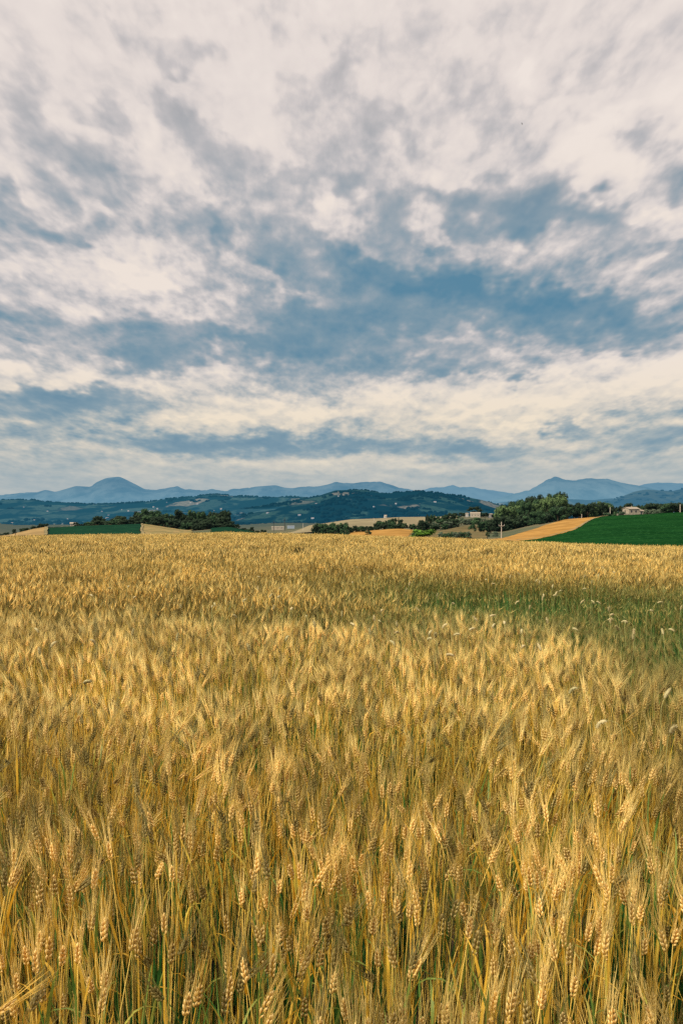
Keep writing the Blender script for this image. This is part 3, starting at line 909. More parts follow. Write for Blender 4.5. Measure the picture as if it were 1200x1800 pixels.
drape('pale_hill_field', [(470, 470), (800, 470), (810, 1010), (545, 830)], M_PALE, 80, 60, .7, 'pale mown hillside field with contour ridges behind the hedge')
drape('gold_hollow_field', [(585, 180), (690, 150), (735, 402), (618, 388)], M_GOLD, 40, 50, .5, 'golden field in the hollow in front of the dark hedge')
drape('brown_pasture_field', [(690, 150), (852, 150), (858, 520), (742, 400)], M_BROWN, 50, 50, .4, 'brown rough pasture below the grove and olive trees')

drape('dry_verge', [(247, 135), (255, 135), (251, 372), (248, 372)], M_VERGE, 6, 60, .75, 'pale dry verge with a track between the left green field and the row field', .8)
drape('dry_verge', [(77, 135), (82, 135), (84, 366), (78, 366)], M_VERGE, 6, 60, 1.05, 'dry grass verge between the left tan field and the left green field', .8)
drape('dry_verge', [(80, 366), (248, 366), (249, 378), (80, 380)], M_VERGE, 60, 6, .8, 'dry grass verge along the back of the left green field', .6)
drape('dry_verge', [(808, 111), (812, 110), (1069, 410), (1064, 410)], M_VERGE, 6, 80, .95, 'dry grass verge between the golden strip and the green field', .8)
drape('farm_track', [(690, 160), (697, 160), (742, 400), (738, 400)], M_VERGE, 6, 60, .7, 'pale dirt track along the right side of the golden hollow', .8)

# ------------------------------------------------------------------ hills and mountains
def hill_mat(name, wood, crop, dry, haze, air, cell=1 / 260.0, woodamt=.5, lift=0.0):
    m, nt = new_mat(name)
    p = nt.pos()
    ps = nt.vmath('MULTIPLY', p, (1.0, .55, 0.0))
    wv = nt.vmath('SCALE', nt.vmath('SUBTRACT', nt.noise(ps, cell * .7, 3, color=True), (.5, .5, .5)), scale=.9 / cell)
    vo = nt.new('ShaderNodeTexVoronoi', feature='F1'); vo.inputs['Scale'].default_value = cell
    nt.l.new(nt.vmath('ADD', ps, wv), vo.inputs['Vector'])
    sp = nt.new('ShaderNodeSeparateColor'); nt.l.new(vo.outputs['Color'], sp.inputs[0])
    r1, r2, r3 = sp.outputs
    c = nt.mix(nt.smooth(r1, .25, .8), wood, crop)
    c = nt.mix(nt.smooth(r2, .86, .93), c, dry)
    ve = nt.new('ShaderNodeTexVoronoi', feature='DISTANCE_TO_EDGE'); ve.inputs['Scale'].default_value = cell
    nt.l.new(nt.vmath('ADD', ps, wv), ve.inputs['Vector'])
    c = nt.mix(nt.smooth(ve.outputs[0], .02, .07, .75, 0.0), c, wood)
    w = nt.noise(ps, cell * .55, 6.0, .62)
    c = nt.mix(nt.smooth(w, .56 - woodamt * .12, .62 - woodamt * .12), c, wood)
    f = nt.noise(ps, cell * 7, 4.0, .7)
    c = nt.mix(nt.math('MULTIPLY', nt.smooth(f, .45, .62), .5), c, wood)
    sx = nt.new('ShaderNodeSeparateXYZ'); nt.l.new(p, sx.inputs[0])
    finish(nt, c, 1.0, haze=haze, haze_col=air, spec=0.0)  # air colour glows over the slopes as painted haze
    return m
def range_mesh(name, sky, Y0, Y1, base_z, mat, label, amp, wl, nu=420, nv=46, fine=0.0, back=1.3):
    """a range of hills whose crest stands at Y1; sky = (px, y) skyline as seen from the viewpoint"""
    sk = np.array(sky, float)
    px = np.linspace(sk[0, 0], sk[-1, 0], nu)
    # smooth skyline
    ypx = np.interp(px, sk[:, 0], sk[:, 1])
    ker = np.array([1, 2, 3, 2, 1.]); ker /= ker.sum()
    ypx = np.convolve(np.pad(ypx, 2, mode='edge'), ker, mode='valid')
    crest = CAM_Z + (900 - ypx) / F * Y1
    ts = np.concatenate([np.linspace(0, 1, nv), np.linspace(1.04, back, 6)])
    g = []
    for t in ts:
        Y = Y0 + (Y1 - Y0) * t
        X = (px - 600) / F * Y
        e = t if t <= 1 else 1
        prof = .5 - .5 * np.cos(PI * e ** .8)
        z = base_z + (crest - base_z) * prof
        k = np.sin(PI * min(t, 1.0)) ** .7 if 0 < t < 1 else 0
        n = fbm(X / wl + 3, np.full_like(X, Y) / wl, len(name) + 5, 4)
        z = z + k * amp * n * 2 + fine * fbm(X / wl * 9, np.full_like(X, Y) / wl * 9, 4, 2) * (1 if t > .1 else 0)
        if t > 1: z = crest - (crest - base_z) * ((t - 1) / (back - 1)) ** 1.3
        if 0 < t <= 1: z = np.minimum(z, CAM_Z + (crest - CAM_Z) * Y / Y1 + fine * .5) if crest.min() > CAM_Z else np.minimum(z, crest + fine)
        g.append(np.stack([X, np.full_like(X, Y), z], 1))
    v = np.concatenate(g)
    o = Geo().add(v, grid_tris(len(ts), nu)).obj(name, mat)
    tag(o, label, kind='structure')
    return np.array(g)

MT_A = [(-500, 872), (-200, 868), (0, 871), (40, 867), (65, 867), (80, 862.5), (97, 866.5), (110, 863), (133, 856), (160, 857.5), (168, 850), (185, 842.5), (198, 840.5), (210, 839.5),
        (222, 845), (240, 854), (255, 862), (280, 861.5), (300, 856), (310, 855), (325, 860), (345, 861), (355, 863), (372, 859.5), (398, 863.5), (410, 859), (420, 860), (450, 857), (484, 854.5),
        (500, 859), (515, 860), (530, 857), (560, 856), (575, 853), (590, 848.5), (605, 850), (620, 851.5), (635, 849), (668, 847.5), (680, 851.5), (700, 858), (720, 860.5), (740, 865), (800, 873), (900, 890)]
MT_B = [(640, 880), (700, 872), (730, 865), (757, 858), (780, 857.5), (796, 853), (808, 857), (830, 855.5), (846, 860), (880, 864), (905, 868), (950, 862), (1000, 866), (1090, 856), (1120, 854), (1140, 850.5), (1155, 848.5), (1180, 849), (1200, 851), (1300, 846), (1700, 862)]
MT_C = [(820, 892), (870, 878), (905, 868.5), (930, 863), (945, 854), (960, 845.5), (975, 839), (985, 841.5), (995, 844), (1012, 845), (1030, 841.5), (1046, 843), (1066, 843), (1076, 846), (1090, 850), (1120, 855), (1160, 864), (1200, 868), (1400, 876), (1700, 884)]
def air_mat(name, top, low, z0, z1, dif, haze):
    """distant blue slopes: rock and wood with kilometres of haze painted in, thicker low down"""
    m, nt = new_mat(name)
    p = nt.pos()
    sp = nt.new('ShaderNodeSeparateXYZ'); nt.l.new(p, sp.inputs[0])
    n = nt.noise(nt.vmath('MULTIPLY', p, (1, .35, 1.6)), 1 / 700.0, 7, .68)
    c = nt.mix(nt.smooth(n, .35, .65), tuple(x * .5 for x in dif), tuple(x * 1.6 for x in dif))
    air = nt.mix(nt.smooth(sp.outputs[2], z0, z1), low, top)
    finish(nt, c, 1.0, haze=haze, haze_col=air, spec=0.0)  # haze put into the slopes as an even glow
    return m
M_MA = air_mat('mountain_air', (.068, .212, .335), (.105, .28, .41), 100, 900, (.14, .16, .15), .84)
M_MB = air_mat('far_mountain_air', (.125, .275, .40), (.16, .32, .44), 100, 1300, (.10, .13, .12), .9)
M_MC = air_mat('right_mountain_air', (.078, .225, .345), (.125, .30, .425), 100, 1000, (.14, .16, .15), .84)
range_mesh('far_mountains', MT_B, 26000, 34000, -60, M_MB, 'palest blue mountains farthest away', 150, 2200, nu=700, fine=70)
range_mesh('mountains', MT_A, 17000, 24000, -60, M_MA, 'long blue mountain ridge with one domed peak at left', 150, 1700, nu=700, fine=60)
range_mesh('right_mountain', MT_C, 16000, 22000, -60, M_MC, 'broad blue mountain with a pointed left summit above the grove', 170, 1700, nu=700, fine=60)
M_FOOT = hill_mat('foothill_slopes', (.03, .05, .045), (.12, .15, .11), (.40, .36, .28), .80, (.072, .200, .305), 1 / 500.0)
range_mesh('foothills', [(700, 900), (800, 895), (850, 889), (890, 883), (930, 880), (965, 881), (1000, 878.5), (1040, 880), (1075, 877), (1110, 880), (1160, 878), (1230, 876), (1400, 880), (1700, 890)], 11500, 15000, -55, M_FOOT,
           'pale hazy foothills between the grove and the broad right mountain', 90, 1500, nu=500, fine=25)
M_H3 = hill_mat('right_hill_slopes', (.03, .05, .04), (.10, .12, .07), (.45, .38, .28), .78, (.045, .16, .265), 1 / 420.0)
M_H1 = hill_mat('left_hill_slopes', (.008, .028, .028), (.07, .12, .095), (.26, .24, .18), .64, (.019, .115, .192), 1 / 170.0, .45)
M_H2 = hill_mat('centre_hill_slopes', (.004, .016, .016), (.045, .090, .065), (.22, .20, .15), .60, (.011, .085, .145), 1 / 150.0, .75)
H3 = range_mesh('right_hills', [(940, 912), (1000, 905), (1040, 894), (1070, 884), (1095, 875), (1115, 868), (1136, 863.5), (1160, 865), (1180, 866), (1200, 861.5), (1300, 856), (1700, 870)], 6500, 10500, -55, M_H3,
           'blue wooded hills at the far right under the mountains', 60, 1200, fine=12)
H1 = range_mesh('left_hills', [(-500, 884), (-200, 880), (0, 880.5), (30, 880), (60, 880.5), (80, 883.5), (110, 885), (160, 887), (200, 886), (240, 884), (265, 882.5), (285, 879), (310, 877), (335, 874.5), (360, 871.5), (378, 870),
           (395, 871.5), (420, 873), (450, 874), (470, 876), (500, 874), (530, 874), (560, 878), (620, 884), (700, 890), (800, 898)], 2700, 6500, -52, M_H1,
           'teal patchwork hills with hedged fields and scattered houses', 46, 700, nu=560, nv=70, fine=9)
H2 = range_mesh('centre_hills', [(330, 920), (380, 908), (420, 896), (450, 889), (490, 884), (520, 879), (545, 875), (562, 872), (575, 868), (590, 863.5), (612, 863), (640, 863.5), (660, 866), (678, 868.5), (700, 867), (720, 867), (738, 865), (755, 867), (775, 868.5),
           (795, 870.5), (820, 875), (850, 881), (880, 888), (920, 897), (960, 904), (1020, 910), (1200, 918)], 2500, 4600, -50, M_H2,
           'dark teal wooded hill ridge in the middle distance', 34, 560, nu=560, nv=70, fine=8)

# far woodland fringe: uncountable small tree crowns on the hills
def blob_template(seed):
    rg = np.random.default_rng(seed)
    an = np.arange(6) * PI / 3
    v = [[0, 0, 1.0]]
    for z, r in ((.72, .42), (.35, .55), (.02, .38)):
        for a in an: v.append([math.cos(a) * r * rg.uniform(.75, 1.25), math.sin(a) * r * rg.uniform(.75, 1.25), z * rg.uniform(.9, 1.1)])
    v = np.array(v)
    t = [(0, 1 + k, 1 + (k + 1) % 6) for k in range(6)]
    for rr in range(2):
        for k in range(6):
            a, b = 1 + rr * 6 + k, 1 + rr * 6 + (k + 1) % 6
            t += [(a, a + 6, b + 6), (a, b + 6, b)]
    return v, np.array(t)
BT = [blob_template(s) for s in range(6)]
def woodland(name, grid, n, mat, label, hmin, hmax, crest_share=.25, lo=0.05):
    rg = np.random.default_rng(len(name) * 7)
    R, C, _ = grid.shape
    nv = R - 6
    g = Geo(); k = 0; tries = 0
    while k < n and tries < n * 12:
        tries += 1
        crest = rg.random() < crest_share
        i = nv - 1 if crest else int(rg.uniform(lo, .97) * nv); j = int(rg.integers(2, C - 2))
        p = grid[i, j] + (grid[i, j + 1] - grid[i, j]) * rg.random() + (grid[max(i - 1, 0), j] - grid[i, j]) * (0 if crest else rg.random())
        px = 600 + F * p[0] / p[1]
        if px < -80 or px > 1280: continue
        if fbm(np.array([p[0] / 260.0]), np.array([p[1] / 420.0]), 61, 3)[0] < (.0 if crest else .05): continue
        for q in range(1 if crest else 4):
            h = rg.uniform(hmin, hmax); v, t = BT[int(rg.integers(6))]
            off = np.array([rg.normal(0, h * .9), rg.normal(0, h * .9), 0]) if q else 0
            g.add(v * np.array([h * rg.uniform(.9, 1.6), h * 1.2, h]) + p + off - np.array([0, 0, h * .15]), t, 0, .5, rg.random())
            k += 1
    o = g.obj(name, mat); tag(o, label, 'woodland', kind='stuff')
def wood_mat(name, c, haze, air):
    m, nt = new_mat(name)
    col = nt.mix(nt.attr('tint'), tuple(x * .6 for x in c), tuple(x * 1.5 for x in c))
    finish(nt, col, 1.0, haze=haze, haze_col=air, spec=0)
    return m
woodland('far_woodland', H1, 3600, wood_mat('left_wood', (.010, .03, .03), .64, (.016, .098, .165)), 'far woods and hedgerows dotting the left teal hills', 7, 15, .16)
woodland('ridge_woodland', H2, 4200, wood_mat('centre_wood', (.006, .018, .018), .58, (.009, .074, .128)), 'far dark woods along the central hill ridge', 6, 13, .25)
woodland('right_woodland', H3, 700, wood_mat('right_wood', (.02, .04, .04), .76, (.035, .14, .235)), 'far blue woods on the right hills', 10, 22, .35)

# ------------------------------------------------------------------ houses
def pm_mat(name, col, haze, var=.15, scale=.8): return plain(name, col, var, scale, .9, haze=haze)
M_CREAM = pm_mat('cream_render', (.36, .30, .22), .10)
M_WHITE = pm_mat('white_render', (.42, .39, .35), .08)
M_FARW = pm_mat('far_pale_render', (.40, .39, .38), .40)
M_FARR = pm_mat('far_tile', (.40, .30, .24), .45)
M_TILE = pm_mat('old_roof_tile', (.28, .23, .17), .06, .3, 2.0)
M_DARK = pm_mat('dark_opening', (.03, .03, .03), .05)
M_DOORW = pm_mat('white_door', (.72, .70, .66), .03)
def stone_mat():
    m, nt = new_mat('rubble_stone')
    p = nt.pos()
    vo = nt.new('ShaderNodeTexVoronoi', feature='F1'); vo.inputs['Scale'].default_value = 2.2
    nt.l.new(nt.vmath('MULTIPLY', p, (1, 1, 1.8)), vo.inputs['Vector'])
    sp = nt.new('ShaderNodeSeparateColor'); nt.l.new(vo.outputs['Color'], sp.inputs[0])
    c = nt.mix(sp.outputs[0], (.26, .22, .16), (.44, .38, .29))
    c = nt.mix(nt.math('MULTIPLY', nt.noise(p, .6, 4), .5), c, (.17, .15, .11))
    finish(nt, c, .95, haze=.05, haze_col=(.12, .25, .34))
    return m
M_STONE = stone_mat()

def gable(w, d, h, rise, over=.3, th=.18):
    """pitched roof, ridge along local x"""
    g = Geo()
    for s in (-1, 1):
        y0, y1 = s * (d / 2 + over), 0
        z0, z1 = h - over * rise / (d / 2), h + rise
        a, b = -w / 2 - over, w / 2 + over
        v = [[a, y0, z0], [b, y0, z0], [b, y1, z1], [a, y1, z1], [a, y0, z0 + th], [b, y0, z0 + th], [b, y1, z1 + th], [a, y1, z1 + th]]
        q = [(0, 1, 2, 3), (4, 5, 6, 7), (0, 1, 5, 4), (1, 2, 6, 5), (3, 0, 4, 7)]
        t = [(i, j, k) for i, j, k, l in q] + [(i, k, l) for i, j, k, l in q]
        g.add(v, t)
    return g
def walls(w, d, h, rise):
    g = Geo()
    v = [[-w/2, -d/2, -1.5], [w/2, -d/2, -1.5], [w/2, d/2, -1.5], [-w/2, d/2, -1.5], [-w/2, -d/2, h], [w/2, -d/2, h], [w/2, d/2, h], [-w/2, d/2, h], [-w/2, 0, h + rise], [w/2, 0, h + rise]]
    t = [(0, 1, 5), (0, 5, 4), (2, 3, 7), (2, 7, 6), (1, 2, 6), (1, 6, 5), (5, 6, 9), (3, 0, 4), (3, 4, 7), (7, 4, 8)]
    return g.add(v, t)
def bx(name, mat, par, *a):
    return Geo().add(*box(*a)).obj(name, mat, par, smooth=False)

# stone farmhouse on the green slope
def stone_house():
    r = empty('stone_house', at(1113, 420, .3), math.radians(14))
    tag(r, 'ruined rubble stone farmhouse with low tiled roof at the top of the green field', 'house')
    walls(6.4, 6.0, 3.5, .9).obj('wall', M_STONE, r, smooth=False).location = (-1.6, 0, 0)
    rf = gable(6.4, 6.0, 3.5, .9).obj('roof', M_TILE, r, smooth=False); rf.location = (-1.6, 0, 0)
    bx('chimney', M_STONE, rf, .9, .6, 4.7, .5, .5, .9)
    # lean-to porch on the right
    bx('porch_wall', M_STONE, r, 3.6, 1.2, .9, 3.9, 3.6, 4.6)
    g = Geo()
    v = [[1.7, -3.4, 2.35], [6.0, -3.4, 2.2], [6.0, 3.1, 3.35], [1.7, 3.1, 3.5], [1.7, -3.4, 2.53], [6.0, -3.4, 2.38], [6.0, 3.1, 3.53], [1.7, 3.1, 3.68]]
    q = [(0, 1, 2, 3), (4, 5, 6, 7), (0, 1, 5, 4), (1, 2, 6, 5), (3, 0, 4, 7), (2, 3, 7, 6)]
    g.add(v, [(i, j, k) for i, j, k, l in q] + [(i, k, l) for i, j, k, l in q])
    g.obj('porch_roof', M_TILE, r, smooth=False)
    for x in (1.95, 3.7, 5.7): bx('pillar', M_STONE, r, x, -3.0, .6, .35, .35, 3.4)
    bx('door', M_DOORW, r, 4.6, -.66, 1.0, 1.3, .1, 2.2)
    bx('porch_opening', M_DARK, r, 2.6, -.66, 1.0, 1.6, .1, 2.2)
    for x, z in ((-3.3, 2.2), (-.6, 2.2), (-3.3, .3)): bx('window', M_DARK, r, x, -3.03, z, .8, .1, 1.0)
    bx('window', M_DARK, r, -4.83, .6, 2.3, .1, .8, .9)
    t = Geo()
    n = 16; xs = np.linspace(-6.5, 3.5, n); rr = np.random.default_rng(4)
    for x in xs: t.add(*box(x, rr.uniform(-.1, .1), .35, .72, .5, 1.0 + rr.uniform(-.25, .2)))
    w = t.obj('terrace_wall', M_STONE, None, smooth=False); w.location = at(1105, 411, .5); w.rotation_euler = (0, 0, math.radians(10))
    tag(w, 'low dry stone terrace wall in front of the ruined stone farmhouse', 'wall')
stone_house()
def simple_house(name, loc, rz, w, d, h, rise, wm, rm, label, cat='house', wins=()):
    r = empty(name, loc, rz); tag(r, label, cat)
    walls(w, d, h, rise).obj('wall', wm, r, smooth=False)
    gable(w, d, h, rise, .25, .15).obj('roof', rm, r, smooth=False)
    for x, z in wins: bx('window', M_DARK, r, x, -d / 2 - .03, z, w * .08, .08, h * .22)
    return r
simple_house('farm_shed', at(129.5, 430, .6), .25, 3.6, 3.4, 1.7, .5, M_CREAM, M_CREAM, 'small cream farm shed at the back edge of the left green field', 'shed', [(-.9, .8), (.8, .8)])
simple_house('farmhouse', at(835, 760, .8), -.2, 9.6, 6, 3.2, 1.2, M_CREAM, M_TILE, 'cream farmhouse below the big dark tree left of the grove', 'house', [(-3, 1.6), (0, 1.6), (3, 1.6)])
simple_house('farmhouse', at(820.5, 770, .8), 0, 2.6, 3, 2.6, .6, M_WHITE, M_TILE, 'tiny white outbuilding just left of the cream farmhouse', 'house')
simple_house('farmhouse', at(861.5, 800, .8), .3, 3.8, 4, 2.8, .7, M_WHITE, M_TILE, 'small pale house between the cream farmhouse and the grove', 'house', [(0, 1.4)])
simple_house('farmhouse', at(677, 830, .8), .2, 2.4, 3, 2.3, .7, M_WHITE, M_CREAM, 'small white house on the crest of the pale mown hillside', 'house')
simple_house('warehouse', at(488, 930, 2.6), .06, 15, 7, 2.0, .5, M_CREAM, M_CREAM, 'long cream warehouse on the valley floor by the dark poles', 'warehouse', [(-5, 1.1), (0, 1.1), (5, 1.1)])
simple_house('warehouse', at(511, 980, 2.6), .1, 9, 6, 1.6, .4, M_FARW, M_FARW, 'low pale shed to the right of the long warehouse', 'warehouse')

def far_houses():
    rg = np.random.default_rng(12)
    g1, g2 = walls(11, 8, 5, 2).mesh('far_house_wall', M_FARW, False), gable(11, 8, 5, 2, .4, .3).mesh('far_house_roof', M_FARR, False)
    spots = [(42, 893), (84, 899), (22, 921), (48, 927), (180, 900), (188, 911), (190, 906), (270, 892), (276, 895), (292, 884), (335, 884), (347, 888), (375, 873), (388, 875), (392, 876), (396, 874), (388, 895), (393, 901), (374, 900),
             (345, 882), (120, 912), (60, 916), (225, 899), (213, 897)]
    spots2 = [(470, 903), (426, 904), (424, 907), (480, 889), (526, 906), (548, 910), (447, 923), (452, 896), (478, 882), (556, 886), (594, 886), (663, 879), (657, 891), (764, 883), (748, 870), (727, 904), (734, 905), (695, 886), (420, 912), (595, 873)]
    first = None
    def hit(grid, px, py):
        nv = grid.shape[0] - 6
        best, bd = None, 1e9
        P = grid[:nv].reshape(-1, 3)
        sx = 600 + F * P[:, 0] / P[:, 1]; sy = 900 - F * (P[:, 2] - CAM_Z) / P[:, 1]
        d = (sx - px) ** 2 + (sy - py) ** 2 * 4
        return P[np.argmin(d)]
    for grid, sp, lab, grp in ((H1, spots, 'tiny pale house scattered on the hedged slopes of the left teal hills', 'houses on the left teal hills'),
                               (H2, spots2, 'tiny pale house standing alone on the dark central hill', 'houses on the dark central hill')):
        for px, py in sp:
            p = hit(grid, px, py); s = rg.uniform(.45, .9) * (1.15 if grid is H1 else 1.0)
            r = empty('hillside_house', tuple(p), rg.uniform(-.6, .6), (s * rg.uniform(.8, 1.5), s, s * rg.uniform(.8, 1.1)))
            tag(r, lab, 'house', grp)
            for nm, me in (('wall', g1), ('roof', g2)):
                o = bpy.data.objects.new(nm, me); COL.objects.link(o); o.parent = r
far_houses()

# ------------------------------------------------------------------ trees
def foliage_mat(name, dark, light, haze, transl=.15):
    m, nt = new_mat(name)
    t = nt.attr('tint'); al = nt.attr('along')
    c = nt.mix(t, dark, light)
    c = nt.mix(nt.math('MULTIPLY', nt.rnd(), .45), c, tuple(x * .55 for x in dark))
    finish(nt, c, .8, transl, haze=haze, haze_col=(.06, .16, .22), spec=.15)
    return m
M_F = {
 'dark': foliage_mat('dark_foliage', (.010, .024, .012), (.036, .060, .026), .015),
 'oak': foliage_mat('oak_foliage', (.018, .045, .016), (.13, .20, .070), .02),  # light tone takes in sunshine on the leaf clumps
 'olive': foliage_mat('olive_foliage', (.045, .070, .040), (.15, .19, .115), .03),
 'bright': foliage_mat('bright_foliage', (.05, .13, .012), (.15, .30, .035), .01),
 'mid': foliage_mat('mid_foliage', (.016, .045, .018), (.055, .105, .040), .02),
}
M_BARK = plain('bark', (.09, .07, .05), .3, 6.0)
def crown_geo(seed, shape):
    """unit crown: height 1, width about 1, base at z=0.12; leaf clumps on a cloud of lobes"""
    rg = np.random.default_rng(seed)
    g = Geo()
    lobes = []
    if shape == 'round':
        for k in range(17):
            a = rg.uniform(0, 2 * PI); z = rg.uniform(.24, .86); r = .40 * math.sqrt(max(.05, 1 - ((z - .5) / .52) ** 2)) * rg.uniform(.35, 1.0)
            lobes.append((r * math.cos(a), r * math.sin(a), z, rg.uniform(.11, .19)))
    elif shape == 'spire':
        for k in range(13):
            z = .12 + k * .068; r = .10 * (1 - z) + .02; a = rg.uniform(0, 2 * PI)
            lobes.append((r * math.cos(a), r * math.sin(a), z, .14 * (1 - z * .75)))
    elif shape == 'pine':
        for k in range(15):
            a = rg.uniform(0, 2 * PI); z = rg.uniform(.42, .9); r = rg.uniform(.05, .42) * (1 - .5 * max(0, z - .6))
            lobes.append((r * math.cos(a), r * math.sin(a), z, rg.uniform(.09, .15)))
    else:   # low bush
        for k in range(15):
            a = rg.uniform(0, 2 * PI); z = rg.uniform(.12, .72); r = rg.uniform(.1, .46) * (1 - .45 * z)
            lobes.append((r * math.cos(a), r * math.sin(a), z, rg.uniform(.13, .22)))
    for (x, y, z, R) in lobes:
        lt = rg.uniform(.15, .85)
        n = 62
        d = rg.normal(0, 1, (n, 3)); d /= np.linalg.norm(d, axis=1)[:, None]
        rad = R * rg.uniform(.55, 1.12, n)
        c = np.array([x, y, z]) + d * rad[:, None] * np.array([1, 1, .85])
        u = np.cross(d, rg.normal(0, 1, (n, 3))); u /= np.linalg.norm(u, axis=1)[:, None]
        w = np.cross(d, u) + d * rg.normal(0, .35, (n, 1))
        s = R * rg.uniform(.16, .34, n)[:, None]
        q = np.stack([c - u * s, c + w * s * .7, c + u * s * 1.1, c - w * s * .8], 1).reshape(-1, 3)
        i = np.arange(n) * 4
        t = np.concatenate([np.stack([i, i + 1, i + 2], 1), np.stack([i, i + 2, i + 3], 1)])
        tint = np.repeat(np.clip(lt * .55 + .45 * (c[:, 2]) + rg.normal(0, .16, n), 0, 1), 4)  # light from above painted in: tint rises with height
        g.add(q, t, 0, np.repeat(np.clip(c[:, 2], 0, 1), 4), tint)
        # dark core filling the lobe; inner shade painted in as lowest tint
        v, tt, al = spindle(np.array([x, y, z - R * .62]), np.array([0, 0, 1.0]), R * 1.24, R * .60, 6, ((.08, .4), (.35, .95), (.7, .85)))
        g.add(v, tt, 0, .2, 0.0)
    return g
def trunk_geo(seed, shape):
    rg = np.random.default_rng(seed + 50)
    g = Geo()
    hgt = .8 if shape in ('spire', 'pine') else .5
    v, t, al = tube([[0, 0, -.06], [.01, 0, .15], [rg.uniform(-.02, .02), rg.uniform(-.02, .02), hgt * .6], [rg.uniform(-.03, .03), 0, hgt]], [.036, .028, .022, .008], 7)
    g.add(v, t)
    for k in range(5):
        a = rg.uniform(0, 2 * PI); z = hgt * rg.uniform(.35, .75)
        e = np.array([math.cos(a) * .28, math.sin(a) * .28, z + .22])
        v, t, al = tube([[0, 0, z], e * .5 + np.array([0, 0, z * .45]), e], [.014, .009, .003], 5)
        g.add(v, t)
    return g
CR = {}
for shp, sd0 in (('round', 1), ('spire', 20), ('pine', 40), ('bush', 60)):
    n = {'round': 6, 'spire': 2, 'pine': 3, 'bush': 4}[shp]
    for k in range(n):
        cg, tg = crown_geo(sd0 + k, shp), trunk_geo(sd0 + k, shp)
        CR[(shp, k)] = (cg, tg)
CACHE = {}
def tree(name, px, Y, h, w, shp, fol, label, cat='tree', group=None, dz=0.0, lean=0.0):
    n = {'round': 6, 'spire': 2, 'pine': 3, 'bush': 4}[shp]
    k = random.randrange(n)
    key = (shp, k, fol)
    if key not in CACHE:
        cg, tg = CR[(shp, k)]
        CACHE[key] = (cg.mesh('crown', M_F[fol]), tg.mesh('trunk', M_BARK))
    r = empty(name, at(px, Y, dz), random.uniform(0, 2 * PI), (w * 1.18, w * 1.18, h * 1.16))
    tag(r, label, cat, group)
    for nm, me in (('trunk', CACHE[key][1]), ('crown', CACHE[key][0])):
        o = bpy.data.objects.new(nm, me); COL.objects.link(o); o.parent = r
    return r
def Hpx(px_h, Y): return px_h / F * Y
def row(name, pts, n, shp, fol, hpx, wpx, label, group, jit=2.0, cat='tree', dY=12, dz=-.3):
    """trees strung along a line of (px, Y) points; heights and widths in photo pixels at that distance"""
    P = np.array(pts, float)
    s = np.linspace(0, len(P) - 1, n)
    for a in s:
        a = np.clip(a + random.uniform(-.5, .5) / max(1, n) * len(P), 0, len(P) - 1)
        px = np.interp(a, np.arange(len(P)), P[:, 0]) + random.uniform(-jit, jit)
        Y = np.interp(a, np.arange(len(P)), P[:, 1]) + random.uniform(-dY, dY)
        h = random.uniform(*hpx); w = random.uniform(*wpx)
        tree(name, px, Y, Hpx(h, Y), Hpx(w, Y), random.choice(shp), random.choice(fol), label, cat, group, dz)

LW = 'dark broadleaf tree in the dense wood behind the left green field'
G1 = 'trees of the dense left wood'
for (x0, x1, Yl, n, hp) in ((158, 252, 400, 17, (8, 13)), (165, 262, 425, 13, (13, 20)), (245, 345, 400, 20, (14, 22)), (240, 350, 440, 22, (22, 29)), (325, 402, 392, 18, (14, 24)), (310, 400, 430, 20, (25, 34)), (345, 404, 378, 10, (8, 14))):
    row('wood_tree', [(x0, Yl), (x1, Yl)], n, ['round', 'round', 'bush'], ['dark', 'dark', 'mid'], hp, (16, 24), LW, G1)
row('hedge_tree', [(88, 400), (126, 405)], 5, ['bush'], ['dark'], (3, 5), (8, 12), 'low dark bush in the hedge beside the small cream farm shed', 'bushes by the cream farm shed', cat='bush')
row('hedge_tree', [(134, 405), (165, 400)], 5, ['round'], ['dark'], (6, 10), (9, 13), 'small dark tree right of the cream farm shed', 'small trees right of the farm shed')
row('field_tree', [(-20, 400), (78, 400)], 10, ['round', 'bush'], ['dark'], (9, 15), (12, 18), 'dark round tree in the line behind the far left tan field', 'trees behind the left tan field')
row('slope_tree', [(404, 410), (425, 430), (462, 470)], 11, ['round', 'bush'], ['dark', 'mid'], (6, 12), (9, 14), 'dark tree in the line running down beside the small green field', 'trees beside the small green field')
# bush mass in the centre
row('centre_bush', [(556, 360), (608, 360)], 11, ['round', 'bush'], ['mid', 'mid', 'dark'], (16, 24), (14, 22), 'dark green broadleaf shrub in the rounded clump at the centre of the crest', 'shrubs of the central clump', dz=-.8)
row('hedge_bush', [(616, 370), (650, 392), (700, 420), (742, 428)], 19, ['bush', 'round'], ['mid', 'dark'], (9, 15), (11, 16), 'dark hedge bush between the golden hollow and the pale mown hillside', 'bushes of the dark middle hedge', cat='bush')
row('hedge_bush', [(668, 452), (702, 452)], 7, ['round'], ['mid', 'dark'], (12, 18), (11, 15), 'taller hedge tree below the pale mown hillside', 'taller trees in the middle hedge')
tree('hedge_bush', 646, 290, Hpx(10, 290), Hpx(15, 290), 'bush', 'mid', 'single round bush standing alone in front of the middle hedge', 'bush', dz=-.2)
tree('cypress', 700, 470, Hpx(17, 470), Hpx(12, 470), 'spire', 'dark', 'narrow dark cypress standing in the middle hedge below the pale hillside', 'tree', dz=-.2)
tree('green_bush', 744, 215, Hpx(21, 215), Hpx(40, 215), 'bush', 'bright', 'bright yellow green bush at the crest of the wheat field', 'bush', dz=-.3)
tree('green_bush', 726, 222, Hpx(14, 222), Hpx(28, 222), 'bush', 'mid', 'low darker green bush left of the bright green bush', 'bush', dz=-.2)
